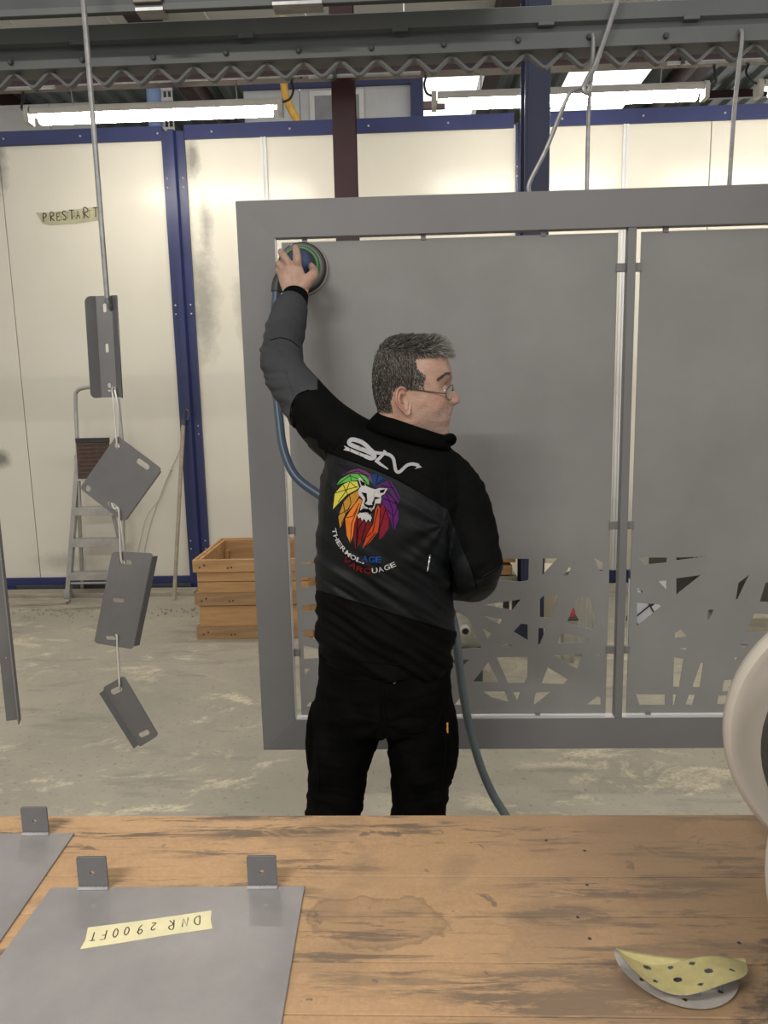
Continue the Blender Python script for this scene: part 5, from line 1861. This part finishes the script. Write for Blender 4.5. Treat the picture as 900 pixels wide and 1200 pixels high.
# boots
for nm, x0_, x1_ in (('boot', 340, 401), ('boot', 468, 530)):
    a, b = on_y(x0_, 1185, 1.84).x, on_y(x1_, 1185, 1.84).x
    xm = (a + b) / 2
    mb = MB()
    rs = []
    for (y, hw, h_) in ((1.765, .030, .06), (1.78, .038, .10), (1.81, .042, .13), (1.86, .043, .13), (1.91, .045, .095), (1.96, .049, .075), (2.01, .047, .062), (2.035, .038, .05), (2.048, .022, .038)):
        rs.append([Vector((xm + hw * math.cos(q * PI / 8), y, .022 + max(0, h_ * .5 * (1 + math.sin(q * PI / 8))))) for q in range(16)])
    mb.rings(rs)
    bo = obj(nm, mb, M['shoe'], person, smooth='all')
    o_ = [(xm - .036, 1.762), (xm + .036, 1.762), (xm + .046, 1.82), (xm + .042, 1.90), (xm + .053, 1.97), (xm + .044, 2.035), (xm, 2.056), (xm - .044, 2.035), (xm - .053, 1.97), (xm - .042, 1.90), (xm - .046, 1.82)]
    obj('sole', MB().prism([(x, y, .0) for x, y in o_], (0, 0, .026)), M['sole'], bo, bevel=.004)

# ---------------------------------------------------------------- head, neck and hands: one body mesh
zh = lambda x, y: (420 + x / 6.43, 370 + y / 6.43)
YHD = 1.778
ZY = [168, 180, 200, 240, 300, 360, 420, 450, 480, 500, 520, 545, 570, 600, 630, 655, 680, 700, 730, 745, 755, 765, 785, 805, 830, 860, 885, 902, 916, 940, 980, 1020]
XF = [430, 500, 560, 612, 660, 686, 702, 708, 706, 701, 702, 718, 736, 754, 769, 764, 718, 713, 705, 702, 694, 698, 697, 689, 678, 684, 686, 672, 620, 520, 505, 500]
BF = [430, 500, 560, 612, 660, 686, 700, 703, 695, 688, 684, 684, 686, 690, 694, 696, 700, 702, 700, 697, 694, 693, 690, 684, 677, 682, 684, 670, 618, 520, 505, 500]
XB = [300, 250, 205, 162, 128, 113, 106, 105, 106, 107, 108, 111, 114, 119, 126, 132, 138, 143, 149, 151, 152, 153, 155, 157, 158, 158, 157, 156, 155, 153, 148, 145]
HW = [.020, .034, .047, .061, .072, .0765, .0785, .0785, .078, .0775, .077, .0765, .076, .0755, .075, .0742, .073, .072, .0705, .070, .0695, .069, .068, .066, .063, .059, .056, .055, .054, .054, .056, .060]
NWd = [.02] * 6 + [.03, .026, .018, .013, .0105, .011, .012, .0135, .0165, .017, .014, .020, .024, .024, .022, .024, .024, .026, .03, .03, .03, .03, .03, .03, .03, .03]
hd = MB()
rows = []
NR = 110
NA = 112
info = []
for i in range(NR + 1):
    zy = ZY[0] + (ZY[-1] - ZY[0]) * i / NR
    xf, bf, xb, hw, nw = (interp(ZY, A, zy) for A in (XF, BF, XB, HW, NWd))
    cx = xb + (bf - xb) * .47
    row = []
    for j in range(NA):
        a = 2 * PI * j / NA
        ca_, sa = math.cos(a), math.sin(a)
        ef = .80 if ca_ > 0 else .95
        es = .92
        x = cx + (bf - cx if ca_ > 0 else cx - xb) * math.copysign(abs(ca_) ** ef, ca_)
        y = hw * math.copysign(abs(sa) ** es, sa)
        if zy > 720 and ca_ > 0:                           # jaw narrows to the chin
            y *= 1 - .30 * min(1, (zy - 720) / 150) * ca_ ** .8
        if ca_ > 0:
            x += (xf - bf) * math.exp(-(y / nw) ** 2)
            g = lambda z_, sz, y_, sy: math.exp(-((zy - z_) / sz) ** 2 - ((abs(y) - y_) / sy) ** 2)
            x -= 40 * g(545, 38, .030, .015)                # eye sockets
            x += 14 * g(610, 45, .045, .018)                # cheek bones
            x -= 24 * g(725, 48, .046, .014)                # hollow of the cheek
            x += 12 * g(452, 20, .030, .018)                # brow ridge
            x += 10 * g(652, 20, .0165, .006)               # nostril wing
            x -= 14 * g(690, 40, .027, .006)                 # fold beside the mouth
            x -= 7 * math.exp(-((zy - 762) / 6) ** 2 - (y / .022) ** 4)
        if zy < 190:
            k = .75 + .25 * (zy - 168) / 22
            y *= k
        px, py = zh(x, zy)
        p = on_y(px, py, YHD) + Vector((0, y, 0))
        row.append(p)
    rows.append(row)
hd.rings(rows)
hm = hd.mesh('tmp', smooth=True)
bmx = bmesh.new()
bmx.from_mesh(hm)
bmesh.ops.recalc_face_normals(bmx, faces=bmx.faces)
for _ in range(2):
    bmesh.ops.smooth_vert(bmx, verts=bmx.verts, factor=.35, use_axis_x=True, use_axis_y=True, use_axis_z=True)
bmx.to_mesh(hm)
bmx.free()
bvh_h = BVHTree.FromPolygons([v.co.copy() for v in hm.vertices], [list(p.vertices) for p in hm.polygons])
hm.update()


# ears
def ear(side):
    mb = MB()
    c2 = zh(322, 648)
    c = hit(bvh_h, *c2, 0)
    if side > 0: c = Vector((c.x, 2 * YHD - c.y, c.z))
    up_ = Vector((-.20, 0, 1)).normalized()
    fw = Vector((1, 0, .20)).normalized()
    out = Vector((0, side, 0))
    # the back of the ear stands out from the head
    fw2 = (fw * .90 - out * .42).normalized()
    ou2 = fw2.cross(up_).normalized()
    if ou2.dot(out) < 0: ou2 = -ou2
    rs = []
    prof = [(0, -.006), (.22, -.007), (.40, -.004), (.52, .0035), (.62, .004), (.70, .0005), (.80, .000), (.88, .005), (.96, .0065), (1.0, .004), (1.0, -.001), (.93, -.005), (.75, -.010), (.5, -.014)]
    n = 40
    for s, h_ in prof:
        r = []
        for k in range(n):
            a = 2 * PI * k / n
            rx, rz_ = .0205, .0335
            cz = math.sin(a)
            wd = 1 - .34 * max(0, -cz) ** 1.3
            xx = rx * math.cos(a) * wd * s - (.004 * max(0, -cz)) * -1 * s
            zz_ = rz_ * cz * s
            hh_ = h_
            if math.cos(a) > .55 and abs(cz) < .75: hh_ = h_ * .5 - .003 * (s > .4)
            if cz < -.72: hh_ = min(hh_, .002)
            r.append(c + fw2 * xx + up_ * zz_ + ou2 * (hh_ + .011 + .0035 * max(0, -math.cos(a))))
        rs.append(r)
    mb.rings(rs)
    return mb


# hands: palm and five fingers each, grown together
def hand_mesh(palm, fingers, wrist):
    mb = MB()
    mb.rings(palm)
    limb(mb, *wrist, n=5, seg=18)
    for pts, rad in fingers: limb(mb, pts, rad, n=5, seg=14)
    return remeshed(mb, .0021, 5, .5)


def z7(x, y, Y): return on_y(300 + x / 7.5, 260 + y / 7.5, Y)


def palm_ring(x0_, y0_, x1_, y1_, Ya, Yb, t):
    L, R = z7(x0_, y0_, Ya), z7(x1_, y1_, Yb)
    c, h = (L + R) / 2, (R - L) / 2
    n_ = h.cross(Vector((0, 0, 1))).normalized()
    if n_.y < 0: n_ = -n_
    return [c + h * math.cos(a) + n_ * t * math.sin(a) for a in [2 * PI * k / 22 for k in range(22)]]


palm = [palm_ring(250, 690, 440, 700, 2.096, 2.096, .023), palm_ring(243, 635, 452, 655, 2.102, 2.100, .022), palm_ring(222, 585, 462, 610, 2.108, 2.106, .020), palm_ring(203, 530, 470, 560, 2.112, 2.116, .0185), palm_ring(192, 470, 445, 500, 2.118, 2.112, .0175),
        palm_ring(194, 425, 425, 440, 2.124, 2.112, .0165), palm_ring(205, 395, 408, 395, 2.128, 2.114, .0150), palm_ring(230, 372, 400, 355, 2.134, 2.120, .011)]
fing = [([z7(365, 400, 2.117), z7(362, 345, 2.112), z7(360, 290, 2.116), z7(352, 245, 2.132), z7(347, 224, 2.152)], [.0122, .0122, .0112, .0102, .0090]),
        ([z7(305, 420, 2.120), z7(290, 372, 2.116), z7(255, 315, 2.120), z7(228, 280, 2.138), z7(216, 262, 2.158)], [.0120, .0118, .0108, .0098, .0088]),
        ([z7(250, 440, 2.124), z7(228, 402, 2.122), z7(207, 372, 2.132), z7(192, 372, 2.158), z7(190, 385, 2.176)], [.0110, .0108, .0098, .0088, .0080]),
        ([z7(225, 490, 2.124), z7(208, 450, 2.126), z7(194, 425, 2.138), z7(188, 425, 2.160), z7(192, 435, 2.174)], [.0090, .0088, .0080, .0072, .0064]),
        ([z7(390, 590, 2.108), z7(440, 530, 2.110), z7(500, 468, 2.122), z7(506, 425, 2.145), z7(480, 388, 2.170), z7(450, 372, 2.176)], [.0190, .0185, .0150, .0120, .0100, .0085])]
lh = hand_mesh(palm, fing, ([z7(330, 800, 2.05), z7(342, 730, 2.080), z7(348, 660, 2.10)], [.025, .026, .0265]))

# right hand, closed round the hose in front of the body
HC = on_y(510, 690, 2.06)
pr_ = []
for k in range(7):
    f = k / 6
    c = HC + Vector((.030 - .050 * f + .02, -.030 + .012 * f, .012 - .004 * f))
    pr_.append([c + Vector((0, .014 * math.sin(a), (.034 + .006 * math.sin(PI * f)) * math.cos(a))) for a in [2 * PI * q / 20 for q in range(20)]])
fr_ = []
for k in range(4):
    z = .030 - .020 * k
    r = .0092 - .0008 * (k == 3)
    x0_ = -.004 * (k in (0, 3))
    fr_.append(([HC + Vector((-.010 + x0_, -.020, z)), HC + Vector((-.028, -.006, z)), HC + Vector((-.026, .016, z - .002)), HC + Vector((-.004, .024, z - .004)), HC + Vector((.012, .016, z - .004))], [r * 1.05, r * 1.05, r, r * .95, r * .85]))
fr_.append(([HC + Vector((.030, -.028, .018)), HC + Vector((.026, -.010, .036)), HC + Vector((.014, .010, .046)), HC + Vector((-.006, .020, .046))], [.014, .012, .0105, .009]))
WR = on_y(532, 685, 1.985)
rh = hand_mesh(pr_, fr_, ([WR + Vector((.016, -.06, .003)), WR, HC + Vector((.036, -.036, .008))], [.030, .028, .024]))

# hidden trunk and limbs under the clothes keep it one figure
bd = MB()
bd.rings([ring_px(a + 9, b + 3, c - 9, d + 1, Y, t - .032) for a, b, c, d, Y, t in TOR[:]] + [ring_px(382, 800, 520, 806, 1.81, .095), ring_px(384, 838, 518, 842, 1.815, .085)])
bd.rings([ring_px(384, 815, 440, 822, YT_, .075), ring_px(372, 900, 424, 905, YT_, .065), ring_px(364, 1000, 408, 1002, 1.83, .05), ring_px(355, 1100, 393, 1102, 1.835, .045), ring_px(352, 1185, 390, 1187, 1.845, .04)])
bd.rings([ring_px(458, 818, 520, 822, YT_, .075), ring_px(465, 900, 522, 903, YT_, .065), ring_px(468, 1000, 514, 1002, 1.83, .05), ring_px(476, 1100, 516, 1102, 1.835, .045), ring_px(480, 1185, 518, 1187, 1.845, .04)])
limb(bd, arm_l[:-1], [.055, .052, .045, .036, .034, .028])
limb(bd, arm_r, [.055, .052, .048, .044, .042, .036, .031])
limb(bd, [on_y(475, 535, 1.80), on_y(471, 500, 1.785), on_y(472, 488, 1.78)], [.07, .058, .056])
bm_ = remeshed(bd, .012, 2)
bj = bmesh.new()
for me in (hm, lh, rh, bm_): bj.from_mesh(me)
for sd in (-1, 1):
    e_ = ear(sd).mesh('tmp', smooth=True)
    b2 = bmesh.new()
    b2.from_mesh(e_)
    bmesh.ops.recalc_face_normals(b2, faces=b2.faces)
    b2.to_mesh(e_)
    b2.free()
    bj.from_mesh(e_)
bmesh.ops.recalc_face_normals(bj, faces=bj.faces)
body_me = bpy.data.meshes.new('body')
for f in bj.faces: f.smooth = True
bj.to_mesh(body_me)
bj.free()
body = link_mesh('body', body_me, [M['skin'], M['stubble'], M['lip']], person, smooth='all', fix=False)
# hair: thousands of short strands on the scalp
HP = [(655, 262), (640, 288), (560, 296), (432, 312), (440, 390), (470, 425), (505, 445), (486, 545), (400, 552), (335, 540), (262, 560), (240, 640), (262, 735), (150, 722), (40, 760), (-60, 500), (60, 100), (500, 20), (720, 120), (700, 230)]


def inside(p, poly):
    r = False
    j = len(poly) - 1
    for i in range(len(poly)):
        if (poly[i][1] > p[1]) != (poly[j][1] > p[1]) and p[0] < (poly[j][0] - poly[i][0]) * (p[1] - poly[i][1]) / (poly[j][1] - poly[i][1]) + poly[i][0]: r = not r
        j = i
    return r


wb = W[body.name]
att = body.data.color_attributes.new('complexion', 'FLOAT_COLOR', 'POINT')
cols = []
for v in body.data.vertices:
    q = v.co + wb
    st_b = fl_ = hb = 0.0
    if q.z > 1.47:
        px, py = pix(q)
        x, y = (px - 420) * 6.43, (py - 370) * 6.43
        dpt = abs(q.y - YHD)
        nz = noise.noise(q * 90) * 25
        st_b = max(0, min(1, (y - 690 + (x - 480) * .25 + nz) / 80)) * max(0, min(1, (x - 400) / 60))
        fl_ = .4 * math.exp(-((x - 755) / 22) ** 2 - ((y - 640) / 40) ** 2) * (dpt < .03) + .3 * math.exp(-((x - 600) / 60) ** 2 - ((y - 640) / 50) ** 2)
        fl_ += .75 * math.exp(-((y - 762) / 9) ** 2 - (dpt / .02) ** 4) * (x > 630)
        if dpt > .0795 and ((x - 322) / 75) ** 2 + ((y - 648) / 125) ** 2 < 1: fl_ += .35
        else: hb = sum(inside((x + 14 * a_, y + 14 * b_), HP) for a_, b_ in ((0, 0), (1, 0), (-1, 0), (0, 1), (0, -1), (.7, .7), (-.7, .7), (.7, -.7), (-.7, -.7))) / 9
    elif q.y > 2.1: fl_ = .05 + .16 * noise.noise(q * 60)
    cols += [st_b, max(0, min(1, fl_)), hb, 1]
att.data.foreach_set('color', cols)


def both(fn):
    fn(-1)
    fn(1)


def mirror(p, s):
    return p if s < 0 else Vector((p.x, 2 * YHD - p.y, p.z))


# eyes, lids, brows, glasses
def eyes(s):
    c = on_y(*zh(630, 558), YHD) + Vector((0, .0305 * s, 0))
    e = obj('eye', MB().ball(c, .0122, 20), M['eyewhite'], person, smooth=True)
    d = Vector((.86, -.42, -.08)).normalized()
    obj('iris', MB().lathe(c, d, [(.0108, .0056), (.0121, .0048), (.0126, .0018)], 18), M['iris'], e, smooth=True)
    for nm, a0, a1 in (('upper_lid', .04, 1.75), ('lower_lid', -1.5, -.30)):
        rs = []
        for i in range(9):
            a = a0 + (a1 - a0) * i / 8
            rs.append([c + Vector((math.cos(a) * math.cos(b), math.cos(a) * math.sin(b) * 1.0, math.sin(a))) * .0133 for b in [-1.5 + 3.0 * q / 16 for q in range(17)]])
        obj(nm, MB().rings(rs, False, False), M['skin'], e, smooth=True)


both(eyes)
rgh = random.Random(8)


def brow(s):
    mb = MB()
    for k in range(320):
        f = rgh.random()
        zx, zy = 600 + 95 * f, 487 - 52 * min(1, f * 1.5) + 10 * max(0, f - .6) + rgh.uniform(-10, 10)
        h = hit(bvh_h, *zh(zx, zy), .0006)
        if h is None: continue
        h = mirror(h, s)
        d = Vector((rgh.uniform(.2, .8) - .9 * (1 - f) * .6, .35 * s, rgh.uniform(.2, .9))).normalized()
        d = Vector((-.7, .3 * s, .25 + rgh.uniform(-.3, .3))).normalized()
        mb.tube([h, h + d * .004, h + d * .008 + Vector((0, 0, -.001))], [.0004, .00035, .0001], 4)
    obj('eyebrow', mb, M['hair'], person)['kind'] = 'stuff'


both(brow)
gl = MB()
def gpt(zx, zy, y): return on_y(*zh(zx, zy), YHD) + Vector((0, y, 0))


glasses = None
for s in (-1, 1):
    te = [gpt(335, 545, s * .081), gpt(400, 552, s * .081), gpt(480, 565, s * .077), gpt(560, 576, s * .072), gpt(655, 588, s * .062)]
    te = [gpt(290, 575, s * .083)] + te if s else te
    rim = []
    for k in range(29):
        a = 2 * PI * k / 28
        yy = s * (.034 + .0255 * math.cos(a))
        zx_ = 703 - 52 * max(0, (abs(yy) - .02) / .04) ** 1.25
        rim.append(gpt(zx_ - 18 * math.sin(a) * -1 * .5, 578 - 56 * math.sin(a), yy))
    o1 = MB().tube(rim, .0009, 6)
    if glasses is None:
        glasses = obj('glasses', MB().tube(smooth_path([gpt(706, 565, -.0095), gpt(722, 553, 0), gpt(706, 565, .0095)], 6), .0011, 6), M['wirerim'], person, smooth=True)
        tag(glasses, 'thin dark wire rimmed glasses')
    obj('rim', o1, M['wirerim'], glasses, smooth=True)
    obj('temple', MB().tube(smooth_path(te, 5), .0013, 6), M['wirerim'], glasses, smooth=True)
    lc = sum(rim[:-1], Vector()) / 28
    ln_ = MB()
    ln_.add([lc] + rim[:-1], [[0, 1 + k, 1 + (k + 1) % 28] for k in range(28)])
    obj('lens', ln_, M['glass'], glasses, smooth=True)

allh = []
for p in hm.polygons:
    px, py = pix(p.center)
    if inside(((px - 420) * 6.43, (py - 370) * 6.43), HP): allh.append(p)
cum = []
tot = 0
for p in allh:
    tot += p.area
    cum.append(tot)
import bisect
HM = ['hair_dark', 'hair', 'hair_mid', 'hair_light']
mb = MB()
for k in range(17000):
    p = allh[bisect.bisect(cum, rgh.random() * tot)]
    vs = [hm.vertices[i].co for i in p.vertices]
    w4 = [rgh.random() for _ in vs]
    sw = sum(w4)
    o = sum((v * (x / sw) for v, x in zip(vs, w4)), Vector())
    px, py = pix(o)
    x, y = (px - 420) * 6.43, (py - 370) * 6.43
    n_ = p.normal
    top = max(0, min(1, (320 - y) / 120))
    front = max(0, min(1, (x - 370) / 250)) * max(0, min(1, (350 - y) / 70))
    # growth: forward over the top, downwards at the sides and nape
    flow = Vector((.9, 0, .15)) * top + Vector((.25, 0, -1.0)) * (1 - top)
    d = (n_ * (.36 + .30 * top) + flow * .9 + Vector((rgh.uniform(-.25, .25), rgh.uniform(-.3, .3), rgh.uniform(-.2, .2)))).normalized()
    L_ = .008 + .010 * top + .020 * front ** 2
    L_ *= rgh.uniform(.7, 1.15)
    if y > 640: L_ *= .6
    r_ = .00052
    c1 = o + d * L_ * .5
    c2 = o + (d + flow * .45).normalized() * L_
    if front > .5: c2 += Vector((0, 0, .003))
    light = .03 + .80 * front ** 2.2 + .16 * (x > 420) * (1 - top) * (y > 380)
    u = rgh.random()
    key = 'hair_light' if u < light else ('hair_mid' if u < light + .20 + .10 * top else ('hair' if u < light + .60 else 'hair_dark'))
    t1 = d.orthogonal().normalized()
    t2 = d.cross(t1)
    b0 = len(mb.v)
    for c, rr_ in ((o, r_), (c1, r_ * .85)):
        mb.v += [c + (t1 * math.cos(q) + t2 * math.sin(q)) * rr_ for q in (0, 2.09, 4.19)]
    mb.v.append(c2)
    for q in range(3):
        w_ = (q + 1) % 3
        mb.f += [[b0 + q, b0 + w_, b0 + 3 + w_, b0 + 3 + q], [b0 + 3 + q, b0 + 3 + w_, b0 + 6]]
        mb.m += [HM.index(key)] * 2
hair = link_mesh('hair', mb.mesh('hair', smooth=True), [M[k] for k in HM], person, fix=False)
hair['kind'] = 'stuff'
tag(hair, 'short greying brown hair, lighter at the fringe')

# ================================================================== SANDER AND AIR HOSE
DC = on_y(354.5, 315, 2.262)
DC.y = 2.2685
sd_ = thing('orbital_sander', 'round green and blue air sander held flat on the frame panel', 'sander', DC)
M['pad_rim'] = pm('pale_pad_rim', (.36, .33, .27), (.28, .25, .21), 20, .7)
M['green_ring'] = pm('green_plastic_ring', (.035, .17, .05), (.03, .14, .04), 10, .4)
M['blue_grip'] = pm('blue_rubber_grip', (.03, .055, .14), (.025, .045, .12), 10, .5)
M['silver_ring'] = pm('grey_shroud', (.17, .17, .16), (.13, .13, .125), 10, .4, .3)
L_ = lambda prof: MB().lathe(DC, (0, -1, 0), prof, 56)
obj('backing_pad', L_([(0, .075), (.006, .0765), (.013, .075), (.014, .07)]), M['pad_rim'], sd_, smooth=True)
obj('skirt', L_([(.013, .072), (.022, .073), (.034, .068), (.036, .060)]), M['black_plastic'], sd_, smooth=True)
obj('shroud_ring', L_([(.034, .0655), (.040, .0645), (.044, .060), (.046, .050)]), M['silver_ring'], sd_, smooth=True)
obj('colour_ring', L_([(.040, .0560), (.050, .0575), (.058, .0535), (.060, .046)]), M['green_ring'], sd_, smooth=True)
obj('motor_housing', L_([(.048, .049), (.070, .047), (.085, .044), (.092, .036), (.094, .02)]), M['black_plastic'], sd_, smooth=True)
g_ = MB().lathe(DC + Vector((.004, 0, .002)), (0, -1, 0), [(.078, .036), (.094, .035), (.106, .031), (.113, .022), (.115, .008)], 40)
obj('grip_pad', g_, M['blue_grip'], sd_, smooth=True)
tail = [DC + Vector((-.03, -.07, -.015)), on_y(329, 325, 2.185), on_y(325.5, 333, 2.18), on_y(324.5, 342, 2.178)]
obj('hose_tail', MB().tube(smooth_path(tail, 6), .017, 14), M['black_plastic'], sd_, smooth=True)
hp = [on_y(324.5, 340, 2.178), on_y(322, 370, 2.172), on_y(321, 410, 2.165), on_y(323, 450, 2.15), on_y(327, 490, 2.12), on_y(332, 525, 2.09), on_y(345, 556, 2.06), on_y(370, 577, 2.04), on_y(410, 600, 2.02), on_y(460, 640, 2.02), on_y(500, 676, 2.05), on_y(510, 690, 2.06), on_y(525, 711, 2.055), on_y(532, 730, 2.05)]
ho = thing('air_hose', 'grey blue rubber air hose running from sander past the man to floor', 'hose', (.2, 2.05, 0))
sp_ = smooth_path(hp, 8)
obj('upper_hose', MB().tube(sp_, .0125, 14), M['hose_blue'], ho, smooth=True)
hp2 = [on_y(510, 690, 2.06), on_y(525, 711, 2.055), on_y(532, 730, 2.05), on_y(536, 760, 2.035), on_y(543, 815, 2.04), on_y(552, 860, 2.045), on_y(564, 900, 2.05), on_y(578, 932, 2.05), on_y(592, 955, 2.05)]
e_ = hp2[-1]
hp2 += [e_ + Vector((.055, -.01, -.10)), e_ + Vector((.14, -.02, -.24)), Vector((e_.x + .26, 2.02, .03)), Vector((e_.x + .42, 2.03, .0135)), Vector((e_.x + .9, 2.15, .0135)), Vector((e_.x + 1.6, 2.5, .0135))]
obj('lower_hose', MB().tube(smooth_path(hp2, 8), .0125, 14), M['rubber_hose'], ho, smooth=True)
